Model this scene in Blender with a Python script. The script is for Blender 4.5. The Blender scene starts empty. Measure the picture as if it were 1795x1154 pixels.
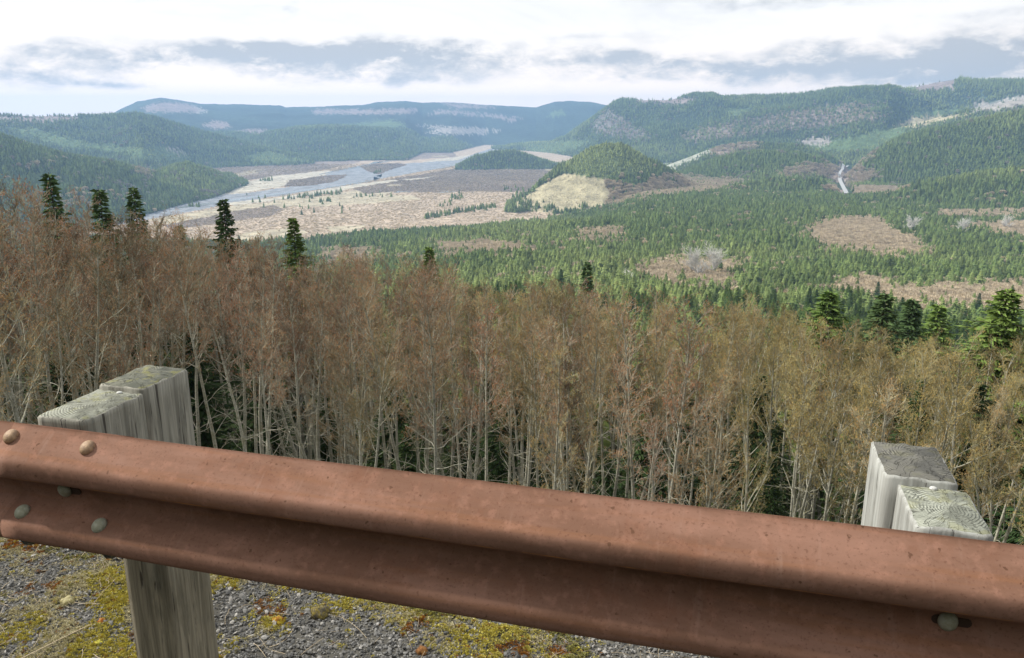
import bpy, bmesh, math, random
import numpy as np
from mathutils import Vector, Matrix
random.seed(7)
RNG = np.random.default_rng(11)
SC = bpy.context.scene
COL = SC.collection
R = math.radians

# ------------------------------------------------------------------ camera
F = 1409.0                    # focal length in photo pixels (photo 1795 x 1154)
PITCH = R(15.0)
CAMZ = 1.40
cam_d = bpy.data.cameras.new('camera'); cam = bpy.data.objects.new('camera', cam_d); COL.objects.link(cam)
cam.location = (0, 0, CAMZ); cam.rotation_euler = (R(90) - PITCH, 0, 0)
cam_d.sensor_width = 36; cam_d.lens = 36 * F / 1795; cam_d.clip_start = 0.05; cam_d.clip_end = 60000
SC.camera = cam
SC.view_settings.view_transform = 'Standard'; SC.view_settings.look = 'None'
SC.view_settings.exposure = 0.32; SC.view_settings.gamma = 1.0; SC.view_settings.use_curve_mapping = False
SC.render.engine = 'CYCLES'
SC.cycles.use_denoising = True
SC.cycles.max_bounces = 6; SC.cycles.diffuse_bounces = 3; SC.cycles.volume_bounces = 1
SC.cycles.transparent_max_bounces = 4

SUN_AZ, SUN_EL = -76.0, 42.0
sun_d = bpy.data.lights.new('sun', 'SUN'); sun = bpy.data.objects.new('sun', sun_d); COL.objects.link(sun)
sun_d.energy = 4.2; sun_d.angle = R(2.0); sun_d.color = (1.0, 0.95, 0.86)
_sv = Vector((math.sin(R(SUN_AZ)) * math.cos(R(SUN_EL)), math.cos(R(SUN_AZ)) * math.cos(R(SUN_EL)), math.sin(R(SUN_EL))))
sun.rotation_euler = _sv.to_track_quat('Z', 'Y').to_euler()

HAZE_DENSITY = 9.0e-5
HAZE_COLOR = (0.38, 0.62, 1.0)

def pray(px, py):
    """photo pixel -> world direction"""
    x = px - 897.5; y = 577 - py
    return np.array([x, F * math.cos(PITCH) + y * math.sin(PITCH), -F * math.sin(PITCH) + y * math.cos(PITCH)])
def azel(px, py):
    d = pray(px, py); return math.degrees(math.atan2(d[0], d[1])), math.atan2(d[2], math.hypot(d[0], d[1]))

# ---- world: Nishita sky mostly covered by cloud
world = bpy.data.worlds.new('World'); SC.world = world; world.use_nodes = True
class NT:
    def __init__(s, nt): s.nt = nt; s.n = nt.nodes; s.l = nt.links
    def new(s, t, **k):
        o = s.n.new(t)
        for a, b in k.items(): setattr(o, a, b)
        return o
    def put(s, sock, v):
        if isinstance(v, bpy.types.NodeSocket): s.l.new(v, sock)
        elif v is not None: sock.default_value = v
    def math(s, op, a, b=None, c=None, clamp=False):
        o = s.new('ShaderNodeMath', operation=op, use_clamp=clamp)
        s.put(o.inputs[0], a)
        if b is not None: s.put(o.inputs[1], b)
        if c is not None: s.put(o.inputs[2], c)
        return o.outputs[0]
    def mapr(s, v, a, b, c=0.0, d=1.0, smooth=True):
        o = s.new('ShaderNodeMapRange', interpolation_type='SMOOTHSTEP' if smooth else 'LINEAR')
        s.put(o.inputs[0], v)
        for i, q in enumerate((a, b, c, d)): s.put(o.inputs[i + 1], q)
        return o.outputs[0]
    def mix(s, f, a, b, blend='MIX'):
        o = s.new('ShaderNodeMix', data_type='RGBA', blend_type=blend)
        s.put(o.inputs[0], f)
        s.put(o.inputs[6], a if isinstance(a, bpy.types.NodeSocket) else (*a, 1)[:4])
        s.put(o.inputs[7], b if isinstance(b, bpy.types.NodeSocket) else (*b, 1)[:4])
        return o.outputs[2]
    def noise(s, vec, scale, detail=4, rough=0.55, dist=0.0, out=0):
        o = s.new('ShaderNodeTexNoise')
        s.put(o.inputs['Vector'], vec); s.put(o.inputs['Scale'], scale)
        s.put(o.inputs['Detail'], detail); s.put(o.inputs['Roughness'], rough); s.put(o.inputs['Distortion'], dist)
        return o.outputs[out]
    def vscale(s, v, xyz, off=(0, 0, 0)):
        o = s.new('ShaderNodeMapping'); s.put(o.inputs[0], v); s.put(o.inputs[1], off); s.put(o.inputs[3], xyz); return o.outputs[0]

def build_world():
    T = NT(world.node_tree); T.n.clear()
    out = T.new('ShaderNodeOutputWorld')
    sky = T.new('ShaderNodeTexSky', sky_type='NISHITA'); sky.sun_disc = False
    sky.sun_elevation = R(SUN_EL); sky.sun_rotation = R(SUN_AZ % 360); sky.altitude = 600
    b1 = T.new('ShaderNodeBackground'); T.l.new(sky.outputs[0], b1.inputs[0]); b1.inputs[1].default_value = 0.12
    tc = T.new('ShaderNodeTexCoord'); sp = T.new('ShaderNodeSeparateXYZ'); T.l.new(tc.outputs['Generated'], sp.inputs[0])
    el = T.math('ARCSINE', sp.outputs[2]); az = T.math('ARCTAN2', sp.outputs[0], sp.outputs[1])
    el = T.math('MULTIPLY', el, 180 / math.pi); az = T.math('MULTIPLY', az, 180 / math.pi)
    cv = T.new('ShaderNodeCombineXYZ'); T.put(cv.inputs[0], T.math('MULTIPLY', az, 0.05)); T.put(cv.inputs[1], T.math('MULTIPLY', el, 0.17))
    T.put(cv.inputs[2], T.math('MULTIPLY', sp.outputs[1], 0.8))
    v = cv.outputs[0]
    w1 = T.noise(v, 2.2, 5, 0.55); w2 = T.noise(T.vscale(v, (1, 1, 1), (9, 4, 2)), 2.2, 5, 0.55)
    cv2 = T.new('ShaderNodeCombineXYZ'); T.put(cv2.inputs[0], T.math('MULTIPLY', az, 0.06)); T.put(cv2.inputs[1], T.math('MULTIPLY', el, 0.13)); T.put(cv2.inputs[2], sp.outputs[1])
    v2 = cv2.outputs[0]
    fine = T.noise(v2, 5.0, 9, 0.62, 0.3)
    big = T.noise(T.vscale(v, (1, 1, 1), (3, 7, 1)), 0.55, 6, 0.55, 0.4)
    azw = T.math('ADD', az, T.math('MULTIPLY', T.math('SUBTRACT', w1, 0.5), 9.0))
    elw = T.math('ADD', el, T.math('MULTIPLY', T.math('SUBTRACT', w2, 0.5), 2.6))
    blobs = [(600, 98, 260, 17, 1.0), (440, 82, 70, 14, .8), (640, 84, 110, 15, .9), (800, 82, 70, 11, .55), (660, 138, 120, 12, .85),
             (480, 125, 80, 10, .4),
             (40, 125, 90, 17, .85), (100, 82, 35, 10, .6), (170, 143, 60, 6, .55), (270, 105, 110, 9, .6),
             (1250, 112, 260, 13, .8), (1390, 84, 60, 10, .7), (1500, 125, 260, 15, .8), (1740, 82, 120, 22, .95), (1100, 145, 120, 8, .45),
             (1050, 70, 70, 8, .45), (1640, 140, 120, 8, .35), (1340, 2, 170, 9, .6), (1740, 25, 90, 10, .35), (250, 0, 120, 6, .35), (503, 22, 9, 7, .5)]
    tot = None
    for (px, py, sx, sy, amp) in blobs:
        a0, e0 = azel(px, py); e0 = math.degrees(e0); sa = sx / F * 57.3; se = sy / F * 57.3
        dx = T.math('DIVIDE', T.math('SUBTRACT', azw, a0), sa); dy = T.math('DIVIDE', T.math('SUBTRACT', elw, e0), se)
        q = T.math('ADD', T.math('MULTIPLY', dx, dx), T.math('MULTIPLY', dy, dy))
        g = T.math('MULTIPLY', T.math('EXPONENT', T.math('MULTIPLY', q, -0.6)), amp)
        tot = g if tot is None else T.math('ADD', tot, g)
    puff = T.noise(T.vscale(v2, (1.0, 1.0, 1), (2, 8, 3)), 12, 7, .62, .3)
    dens = T.math('MULTIPLY', tot, T.math('ADD', T.math('ADD', T.math('MULTIPLY', fine, 2.6), T.math('MULTIPLY', puff, 1.6)), -1.15))
    # high sky and the rest of the dome: broken grey undersides
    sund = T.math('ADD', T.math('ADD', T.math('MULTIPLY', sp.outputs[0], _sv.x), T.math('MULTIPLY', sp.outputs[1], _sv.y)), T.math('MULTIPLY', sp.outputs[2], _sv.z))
    high = T.mapr(el, 11, 26)
    gen = T.math('MULTIPLY', T.mapr(big, 0.52, 0.72), T.math('MULTIPLY', high, 0.9))
    low_all = T.math('MULTIPLY', T.mapr(T.noise(v, 1.3, 7, 0.6, 0.6), 0.5, 0.75), 0.28)
    dens = T.math('ADD', T.math('ADD', T.mapr(dens, 0.08, 1.25), gen), low_all, clamp=True)
    colr = T.mix(dens, T.mix(T.mapr(el, 0, 7), (1.34, 1.13, .97), (.96, .955, .945)), (0.51, 0.54, 0.585))
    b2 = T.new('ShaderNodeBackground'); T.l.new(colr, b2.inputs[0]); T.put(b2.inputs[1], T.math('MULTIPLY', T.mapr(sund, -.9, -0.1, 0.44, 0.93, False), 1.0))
    cover = T.mapr(T.noise(T.vscale(v, (1, 1, 1), (1, 2, 5)), 0.9, 5, 0.6), 0.2, 0.42, 0.93, 0.99)
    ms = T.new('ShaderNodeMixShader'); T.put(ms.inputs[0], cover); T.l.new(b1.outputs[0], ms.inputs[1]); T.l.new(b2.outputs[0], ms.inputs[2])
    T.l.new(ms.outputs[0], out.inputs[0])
build_world()

# ------------------------------------------------------------------ helpers
def tag(o, label=None, cat=None, group=None, kind=None):
    if label: o['label'] = label
    if cat: o['category'] = cat
    if group: o['group'] = group
    if kind: o['kind'] = kind
    return o
def empty(name, loc, rz=0.0):
    o = bpy.data.objects.new(name, None); COL.objects.link(o); o.location = loc; o.rotation_euler = (0, 0, rz); o.empty_display_size = 0.2; return o
def mesh_np(name, V, Fs, mats=None, midx=None, smooth=False):
    """V (n,3); Fs list of arrays (m,3) or (m,4)"""
    me = bpy.data.meshes.new(name); V = np.asarray(V, dtype=np.float32)
    me.vertices.add(len(V)); me.vertices.foreach_set('co', V.ravel())
    Fs = [np.asarray(f, dtype=np.int32) for f in Fs if len(f)]
    tot = sum(len(f) for f in Fs); loops = np.concatenate([f.ravel() for f in Fs]); cnt = np.concatenate([np.full(len(f), f.shape[1], dtype=np.int32) for f in Fs])
    me.loops.add(len(loops)); me.loops.foreach_set('vertex_index', loops)
    me.polygons.add(tot); st = np.zeros(tot, dtype=np.int32); st[1:] = np.cumsum(cnt)[:-1]
    me.polygons.foreach_set('loop_start', st); me.polygons.foreach_set('loop_total', cnt)
    for m in (mats or []): me.materials.append(m)
    if midx is not None: me.polygons.foreach_set('material_index', np.asarray(midx, dtype=np.int32))
    if smooth: me.polygons.foreach_set('use_smooth', np.ones(tot, dtype=bool))
    me.update(calc_edges=True); me.validate(clean_customdata=False)
    return me
def obj(name, me, parent=None, loc=None, link=True):
    o = bpy.data.objects.new(name, me)
    if link: COL.objects.link(o)
    if parent is not None: o.parent = parent
    if loc is not None: o.location = loc
    return o
def copy_tree(o, parent=None):
    c = o.copy(); COL.objects.link(c); c.parent = parent
    for ch in [x for x in KIDS.get(o.name, [])]:
        d = ch.copy(); COL.objects.link(d); d.parent = c
    return c
KIDS = {}

def material(name):
    m = bpy.data.materials.new(name); m.use_nodes = True; T = NT(m.node_tree)
    b = T.n['Principled BSDF']; b.inputs['Specular IOR Level'].default_value = 0.25
    return m, T, b
def bump(T, b, h, strength=0.4, dist=0.01):
    o = T.new('ShaderNodeBump'); T.put(o.inputs['Strength'], strength); T.put(o.inputs['Distance'], dist); T.put(o.inputs['Height'], h)
    T.l.new(o.outputs[0], b.inputs['Normal'])

# ---- noise in numpy
def _hash(ix, iy, seed):
    h = (ix.astype(np.int64) * 374761393 + iy.astype(np.int64) * 668265263 + seed * 1442695041) & 0xFFFFFFFF
    h = ((h ^ (h >> 13)) * 1274126177) & 0xFFFFFFFF
    return ((h ^ (h >> 16)) & 0xFFFF) / 65535.0
def vn(x, y, seed=0):
    xi = np.floor(x); yi = np.floor(y); fx = x - xi; fy = y - yi
    fx = fx * fx * (3 - 2 * fx); fy = fy * fy * (3 - 2 * fy)
    a = _hash(xi, yi, seed); b = _hash(xi + 1, yi, seed); c = _hash(xi, yi + 1, seed); d = _hash(xi + 1, yi + 1, seed)
    return (a * (1 - fx) + b * fx) * (1 - fy) + (c * (1 - fx) + d * fx) * fy
def fbm(x, y, scale, octv=4, seed=0, gain=0.5):
    s = 0; a = 1; t = 0
    for i in range(octv):
        s = s + a * vn(x / scale + 17.3 * i, y / scale - 9.1 * i, seed + i); t += a; a *= gain; scale /= 2.03
    return s / t          # 0..1
def sstep(a, b, x):
    t = np.clip((x - a) / (b - a), 0, 1); return t * t * (3 - 2 * t)

# ------------------------------------------------------------------ terrain
AZN = R(15.2)                                   # direction across the guardrail
NV = np.array([math.sin(AZN), math.cos(AZN)]); TV = np.array([math.cos(AZN), -math.sin(AZN)])
FLOOR = -250.0
QC = [.7, 1.15, 2.3, 2.7, 3.5, 5, 10, 20, 50, 100, 200, 300, 500, 700, 1000, 1400, 1650, 1790, 2100, 20000]
ZC = [0, -.21, -.22, -.36, -.95, -2.2, -6.5, -13, -24, -40, -65, -88, -122, -150, -178, -213, -240, -250, -250, -250]
QR = [.7, 1.15, 2.3, 2.7, 3.5, 5, 10, 20, 50, 100, 200, 300, 500, 700, 1000, 1400, 1800, 2200, 3000, 3600, 4500, 20000]
ZR = [0, -.21, -.22, -.36, -.95, -2.2, -6.5, -13, -25, -43, -69, -91, -122, -147, -170, -187, -197, -206, -215, -225, -250, -250]
QL = [.7, 1.15, 2.3, 2.7, 3.5, 5, 10, 20, 50, 100, 200, 300, 500, 700, 1000, 1500, 20000]
ZL = [0, -.21, -.22, -.36, -.95, -2.0, -5.8, -11, -20, -38, -68, -95, -135, -168, -210, -250, -250]
def ridge(pts, wb=800, sub=0.0, rough=0.05, seed=1):
    az, H, D, W = [], [], [], []; ld, lw = 0, 0
    for p in pts:
        a, e = azel(p[0], p[1]); ld = p[2] if len(p) > 2 else ld; lw = p[3] if len(p) > 3 else lw
        az.append(a); H.append(CAMZ + ld * math.tan(e) - sub); D.append(ld); W.append(lw)
    return dict(az=np.array(az), H=np.array(H), D=np.array(D), W=np.array(W), wb=wb, rough=rough, seed=seed)
RIDGES = [
 ridge([(-400, 200, 9000, 4500), (60, 205), (190, 203), (215, 190), (240, 178), (280, 171), (310, 175), (350, 182), (420, 183), (490, 185), (500, 188), (560, 187), (600, 185, 9000, 4500), (640, 184),
        (660, 179), (710, 177), (740, 180, 9000, 3600), (790, 179), (850, 184, 9000, 2300), (940, 188), (972, 178), (1000, 177, 9000, 2200), (1030, 178), (1065, 184), (1110, 190), (1500, 195), (2400, 195)], wb=2000, rough=.07, seed=3),
 ridge([(380, 262, 5600, 500), (420, 245, 5600, 1000), (520, 224, 5700, 1200), (600, 221), (680, 226, 5900, 900), (730, 245, 6000, 500), (800, 264, 6200, 200)], wb=1500, rough=.12, seed=5),
 ridge([(640, 266, 6900, 200), (700, 242, 7000, 700), (800, 233, 7200, 700), (880, 240, 7300, 500), (905, 250, 7300, 200), (930, 256, 7300, 100)], wb=1200, rough=.12, seed=8),
 ridge([(-700, 185, 4800, 1200), (0, 198), (60, 201), (130, 201), (190, 200), (240, 197, 4600, 1200), (280, 206, 4700, 1000), (330, 222, 4900, 900), (400, 240, 4800, 650), (450, 255, 4700, 500), (520, 272, 4500, 300), (560, 286, 4400, 100)],
       wb=1500, sub=8, rough=.16, seed=11),
 ridge([(-900, 180, 2700, 700), (0, 228, 2700, 750), (60, 250), (120, 265), (180, 275, 2700, 650), (220, 283, 2750, 600), (250, 293, 2800, 550), (272, 298, 2850), (300, 287, 2950), (330, 283, 3000, 500), (370, 295, 3050, 440), (400, 310, 3060, 260), (420, 319, 3060, 90)],
       wb=700, sub=12, rough=.10, seed=14),
 ridge([(880, 258, 6000, 100), (930, 249, 5900, 300), (965, 248, 5800, 450), (990, 240, 5700, 650), (1020, 218, 5600, 1000), (1050, 196, 5500, 1300), (1075, 178, 5400, 1500), (1090, 172), (1130, 174, 5300, 1500), (1180, 172), (1215, 163),
        (1250, 163, 5200, 1500), (1265, 170), (1300, 168), (1370, 165), (1400, 163), (1450, 155), (1500, 150, 5000, 1500), (1560, 149, 5000), (1585, 155, 5250), (1640, 142, 5500), (1680, 136), (1720, 138), (1795, 138, 5500, 1800), (2600, 130)],
       wb=1800, sub=9, rough=.17, seed=17),
 ridge([(1280, 292, 4000, 200), (1400, 266, 4100, 450), (1480, 243, 4200, 650), (1560, 224, 4200, 750), (1680, 196, 4150, 800), (1795, 170, 4100, 800), (2600, 110)], wb=900, sub=6, rough=.10, seed=21),
 ridge([(1120, 312, 3300, 80), (1150, 297, 3400, 250), (1180, 284, 3450, 350), (1240, 262, 3500, 400), (1290, 252), (1320, 250), (1400, 253), (1440, 262, 3500, 300), (1475, 285, 3400, 100)], wb=500, sub=4, rough=.08, seed=24),
 ridge([(1110, 340, 2800, 60), (1150, 316, 2900, 200), (1200, 294, 3000, 380), (1240, 279, 3000, 430), (1290, 264), (1330, 259), (1400, 263), (1440, 272, 3000, 330), (1465, 292, 2900, 120), (1475, 305, 2850, 50)], wb=400, sub=12, rough=.06, seed=27),
 ridge([(1488, 305, 2850, 60), (1500, 290, 2900, 180), (1515, 274, 2950, 300), (1535, 260, 3000, 380), (1560, 243, 3050, 450), (1600, 227, 3080, 520), (1700, 206, 3100, 560), (1795, 187, 3100, 600), (2600, 120)], wb=600, sub=13, rough=.07, seed=31),
 ridge([(1225, 338, 2250, 60), (1290, 322, 2350, 150), (1350, 310, 2400, 220), (1400, 307), (1440, 312), (1465, 328, 2350, 80)], wb=250, sub=13, rough=.03, seed=33),
 ridge([(1510, 352, 2050, 60), (1560, 334, 2150, 250), (1600, 319, 2200, 330), (1700, 302, 2200, 350), (1795, 289, 2200, 350), (2600, 220)], wb=380, sub=13, rough=.04, seed=35),
 ridge([(905, 360, 2120, 30), (930, 333, 2250, 120), (960, 305, 2350, 280), (1000, 276, 2400, 340), (1030, 256), (1060, 247), (1090, 247), (1112, 258), (1135, 274, 2400, 320), (1170, 293, 2400, 230), (1205, 315, 2400, 120), (1240, 332, 2400, 60)],
       wb=420, sub=10, rough=.05, seed=38),
 ridge([(794, 296, 3780, 30), (812, 282, 3850, 100), (835, 270, 3900, 160), (870, 262, 3950, 190), (900, 261), (930, 269), (970, 285, 3900, 110), (1005, 294, 3820, 40)], wb=350, sub=10, rough=.08, seed=41),
]
def terrain(x, y):
    r = np.hypot(x, y); az = np.degrees(np.arctan2(x, y)); n = x * NV[0] + y * NV[1]
    front = sstep(8, 40, r)
    q = n * (1 - front) + r * front * np.clip(np.cos(np.radians(az) * 0.5) * 1.6 - 0.35, 0, 1) if True else r
    fr = 1 - sstep(60, 100, np.abs(az))
    q = n * (1 - front) + r * front
    wl = 1 - sstep(-20, -2, az); wrn = sstep(-8, 10, az); wrf = sstep(4.2, 10, az); kf = sstep(1300, 2000, r); wr = wrn * (1 - kf) + wrf * kf; wc = np.clip(1 - wl - wr, 0, 1)
    g = np.interp(q, QC, ZC) * wc + np.interp(q, QL, ZL) * wl + np.interp(q, QR, ZR) * wr
    g = g / np.maximum(wc + wl + wr, 1e-6)
    side = np.where(r > 8, fr, 1.0)
    g = g * (side * front + (1 - front))
    g = g - .004 * np.where(n > 1.2, 1, 0)
    # undulation of the hillside
    am = np.interp(r, [0, 3, 12, 60, 300, 1200, 1700], [0, 0, .4, 2.0, 5, 6, 2]) * np.where((g < FLOOR + 3), 0, 1) * side
    g = g + am * (fbm(x, y, 90, 3, 51) - .5) * 1.6 * np.where(r > 3, 1, 0)
    g = np.where((g < FLOOR + 6) & (r > 1000), np.maximum(g, FLOOR), g)
    # unseen cut bank and wooded slope behind the road, added to block low sky
    g = g + np.clip(-n - 9, 0, 90) * .75 * sstep(9, 14, -n)
    z = g
    for i, rd in enumerate(RIDGES):
        if True:
            H = np.interp(az, rd['az'], rd['H']); D = np.interp(az, rd['az'], rd['D']); W = np.interp(az, rd['az'], rd['W'])
            lo, hi = rd['az'][0], rd['az'][-1]
            edge = sstep(lo - 1.2, lo, az) * (1 - sstep(hi, hi + 1.2, az))
            t = np.where(r < D, (D - r) / np.maximum(W, 1), (r - D) / rd['wb'])
            t = np.clip(t, 0, 1); u = 1 - t
            s = 0.45 * u + 0.55 * u * u * (3 - 2 * u)
            nz = fbm(x, y, max(260.0, float(rd['wb']) * .35), 5, rd['seed'], .55) - .5
            ridg = 1 - np.abs(2 * fbm(x, y, max(200.0, rd['wb'] * .3), 4, rd['seed'] + 60, .5) - 1) - .75
            mod = np.clip(t * 3.2, 0, 1) * np.clip(u * 3, 0, 1)
            s = s + (nz * 1.6 + ridg * .7) * rd['rough'] * 1.6 * mod
            small = (fbm(x, y, 60, 2, rd['seed'] + 30) - .5) * np.interp(rd['D'].mean(), [2000, 9000], [3, 10])
            h = FLOOR + (H - FLOOR) * s + small * np.clip(u * 4, 0, 1)
            h = np.where((edge > 0) & (t < 1), FLOOR + (h - FLOOR) * edge * fr, FLOOR - 50)
            z = np.maximum(z, h)
    return z
def proj(x, y, z):
    zz = z - CAMZ; c, s = math.cos(PITCH), math.sin(PITCH)
    f = y * c - zz * s; u = y * s + zz * c
    f = np.where(f < 1e-3, 1e-3, f)
    return 897.5 + F * x / f, 577 - F * u / f
def hit(px, py, rmin=30, rmax=9000):
    d = pray(px, py); h = math.hypot(d[0], d[1]); k = d[2] / h; ux, uy = d[0] / h, d[1] / h
    rr = np.geomspace(rmin, rmax, 3000); zt = terrain(ux * rr, uy * rr); b = zt > CAMZ + k * rr
    i = int(np.argmax(b)) if b.any() else len(rr) - 1
    return ux * rr[i], uy * rr[i], float(zt[i])

def inpoly(px, py, poly):
    c = np.zeros(np.shape(px), dtype=bool); n = len(poly)
    for i in range(n):
        x0, y0 = poly[i]; x1, y1 = poly[(i + 1) % n]
        if y0 == y1: continue
        m = ((y0 > py) != (y1 > py)) & (px < (x1 - x0) * (py - y0) / (y1 - y0) + x0); c ^= m
    return c
# land cover stands, given by their outlines and traced on to the ground where they lie: (colour, conifer density, brown-alder density, rmin, rmax, polygon)
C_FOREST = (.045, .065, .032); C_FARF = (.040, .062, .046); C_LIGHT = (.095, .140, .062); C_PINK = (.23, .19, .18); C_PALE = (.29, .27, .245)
C_TAN = (.40, .325, .25); C_YEL = (.39, .345, .25); C_BRUSH = (.205, .168, .145); C_PBR = (.22, .18, .155); C_BED = (.24, .255, .275); C_SAND = (.42, .39, .32)
C_ROCK = (.17, .155, .145); C_SLOPE = (.36, .32, .205)
STANDS = [
 ((.10, .13, .055), .95, 0, 1900, 2900, [(985, 300), (1000, 270), (1040, 246), (1095, 246), (1130, 275), (1150, 300), (1070, 313), (1030, 309)]),  # knoll top: sunlight painted in as a lighter forest colour
 # far range
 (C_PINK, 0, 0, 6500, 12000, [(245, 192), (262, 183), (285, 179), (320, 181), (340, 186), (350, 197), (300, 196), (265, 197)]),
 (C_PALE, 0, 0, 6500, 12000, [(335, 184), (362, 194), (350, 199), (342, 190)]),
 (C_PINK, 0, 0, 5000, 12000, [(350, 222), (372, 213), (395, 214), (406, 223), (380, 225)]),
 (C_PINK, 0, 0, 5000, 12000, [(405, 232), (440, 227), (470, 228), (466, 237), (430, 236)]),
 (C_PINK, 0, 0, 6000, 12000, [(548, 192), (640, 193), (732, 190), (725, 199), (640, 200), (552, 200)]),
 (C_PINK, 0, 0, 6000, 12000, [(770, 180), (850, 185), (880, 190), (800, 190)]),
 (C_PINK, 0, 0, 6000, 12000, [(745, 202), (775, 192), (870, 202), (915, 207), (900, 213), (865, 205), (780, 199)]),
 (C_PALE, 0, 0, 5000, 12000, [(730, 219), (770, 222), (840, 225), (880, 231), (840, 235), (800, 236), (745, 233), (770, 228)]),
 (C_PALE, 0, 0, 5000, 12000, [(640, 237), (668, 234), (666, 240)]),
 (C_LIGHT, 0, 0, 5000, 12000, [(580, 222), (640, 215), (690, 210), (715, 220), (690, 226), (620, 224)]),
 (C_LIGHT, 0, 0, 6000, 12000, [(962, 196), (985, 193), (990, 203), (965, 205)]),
 # left middle ridge
 (C_PINK, .05, 0, 3200, 5200, [(-40, 205), (60, 202), (140, 204), (135, 212), (90, 216), (30, 214), (-40, 216)]),
 (C_LIGHT, .55, 0, 3000, 5200, [(5, 222), (60, 222), (110, 238), (170, 250), (232, 258), (228, 270), (170, 266), (100, 256), (40, 240)]),
 (C_LIGHT, .45, 0, 3000, 5200, [(232, 258), (290, 255), (330, 264), (345, 280), (300, 285), (222, 278)]),
 (C_PALE, 0, 0, 3000, 5200, [(290, 257), (310, 259), (330, 270), (318, 270), (300, 263)]),
 (C_LIGHT, .5, 0, 3000, 5200, [(430, 272), (470, 262), (520, 276), (560, 285), (440, 290)]),
 (C_PBR, .25, .2, 2300, 3300, [(15, 291), (75, 287), (120, 280), (150, 272), (152, 275), (120, 285), (75, 292), (20, 295)]),
 (C_BRUSH, .6, .2, 2200, 3300, [(95, 350), (130, 335), (200, 335), (260, 348), (230, 356), (150, 358)]),
 (C_PBR, .2, .5, 2300, 3300, [(240, 292), (258, 296), (268, 306), (258, 312), (244, 302)]),
 # right mountain
 (C_PINK, .03, 0, 4000, 6200, [(1110, 174), (1180, 172), (1222, 170), (1205, 182), (1165, 183), (1115, 180)]),
 (C_PINK, .02, 0, 4000, 6200, [(1335, 168), (1380, 160), (1452, 152), (1440, 161), (1395, 167)]),
 (C_PINK, .0, 0, 4000, 6200, [(1580, 159), (1625, 146), (1682, 137), (1668, 158), (1620, 160)]),
 (C_ROCK, .35, .25, 4000, 6200, [(1035, 215), (1065, 190), (1080, 200), (1110, 220), (1145, 240), (1110, 248), (1080, 240), (1045, 232)]),
 (C_BRUSH, .62, .25, 3500, 6200, [(1180, 240), (1240, 222), (1330, 205), (1420, 190), (1530, 180), (1540, 210), (1430, 225), (1330, 235), (1220, 248)]),
 (C_LIGHT, .6, 0, 4200, 6500, [(910, 248), (960, 246), (1040, 246), (1010, 262), (960, 276), (915, 262)]),
 (C_LIGHT, .2, 0, 3000, 6200, [(1275, 190), (1320, 188), (1310, 200), (1280, 204)]),
 (C_PALE, .01, 0, 3300, 5000, [(1690, 196), (1720, 180), (1795, 168), (1850, 160), (1850, 182), (1795, 186), (1730, 196)]),
 (C_SLOPE, .05, 0, 3300, 5000, [(1560, 222), (1600, 206), (1700, 200), (1690, 208), (1620, 220), (1580, 232)]),
 (C_LIGHT, .35, 0, 3000, 5000, [(1400, 262), (1450, 248), (1560, 222), (1600, 222), (1540, 262), (1480, 268)]),
 (C_LIGHT, .15, 0, 3000, 5000, [(1590, 198), (1670, 190), (1680, 197), (1600, 206)]),
 (C_PALE, .02, 0, 3000, 5000, [(1396, 247), (1420, 241), (1450, 240), (1460, 250), (1440, 255), (1405, 254)]),
 (C_PBR, .05, .3, 2800, 4000, [(1238, 272), (1250, 258), (1290, 250), (1330, 250), (1340, 258), (1300, 264), (1270, 274)]),
 ((.30, .31, .25), .04, 0, 2800, 4000, [(1135, 300), (1140, 285), (1190, 268), (1245, 255), (1250, 268), (1200, 290), (1180, 300)]),
 (C_PBR, .04, .8, 2000, 3600, [(1362, 305), (1400, 293), (1480, 290), (1500, 278), (1525, 255), (1535, 262), (1515, 282), (1500, 300), (1530, 318), (1500, 325), (1470, 320), (1420, 306), (1380, 312)]),
 (C_PBR, .03, .9, 1900, 3000, [(1485, 298), (1530, 300), (1540, 316), (1500, 326), (1480, 318)]),
 (C_PBR, .0, .9, 1700, 2600, [(1440, 328), (1470, 325), (1485, 340), (1445, 342)]),
 (C_PBR, .03, .9, 1700, 2600, [(1490, 326), (1560, 322), (1600, 330), (1560, 345), (1500, 345)]),
 # knob hill clear-cut, and grey bare wood beside it
 (C_SLOPE, 0, 0, 1800, 2700, [(900, 352), (930, 338), (985, 303), (1030, 309), (1070, 315), (1066, 362), (1010, 368), (960, 376), (900, 364)]),
 (C_PBR, .12, 1.0, 1700, 3200, [(1066, 318), (1110, 330), (1165, 308), (1240, 316), (1310, 318), (1280, 332), (1190, 345), (1100, 355), (1064, 364)]),
 # brown alder patches on the bench
 (C_TAN, 0, 1.3, 500, 2400, [(1418, 405), (1440, 394), (1480, 388), (1535, 388), (1575, 412), (1610, 432), (1622, 452), (1560, 460), (1480, 452), (1438, 440)]),
 (C_TAN, .02, 1.3, 500, 2400, [(1670, 402), (1730, 398), (1900, 390), (1900, 432), (1795, 430), (1735, 418)]),
 (C_TAN, 0, 1.2, 400, 2400, [(750, 430), (850, 432), (935, 440), (925, 455), (850, 456), (770, 450)]),
 (C_TAN, .1, 1.1, 400, 2400, [(1000, 416), (1090, 408), (1090, 424), (1010, 432)]),
 (C_TAN, .1, 1.2, 300, 1800, [(1120, 478), (1180, 466), (1290, 470), (1290, 512), (1200, 520), (1130, 500)]),
 (C_TAN, .05, 1.2, 200, 1600, [(1475, 505), (1520, 492), (1570, 520), (1760, 508), (1850, 520), (1850, 560), (1600, 570), (1480, 545)]),
 (C_TAN, .1, 1.2, 300, 1800, [(560, 446), (640, 440), (660, 450), (640, 470), (570, 480)]),
 (C_TAN, .2, 1.0, 500, 2400, [(1640, 375), (1795, 372), (1900, 370), (1900, 385), (1660, 384)]),
]
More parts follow.
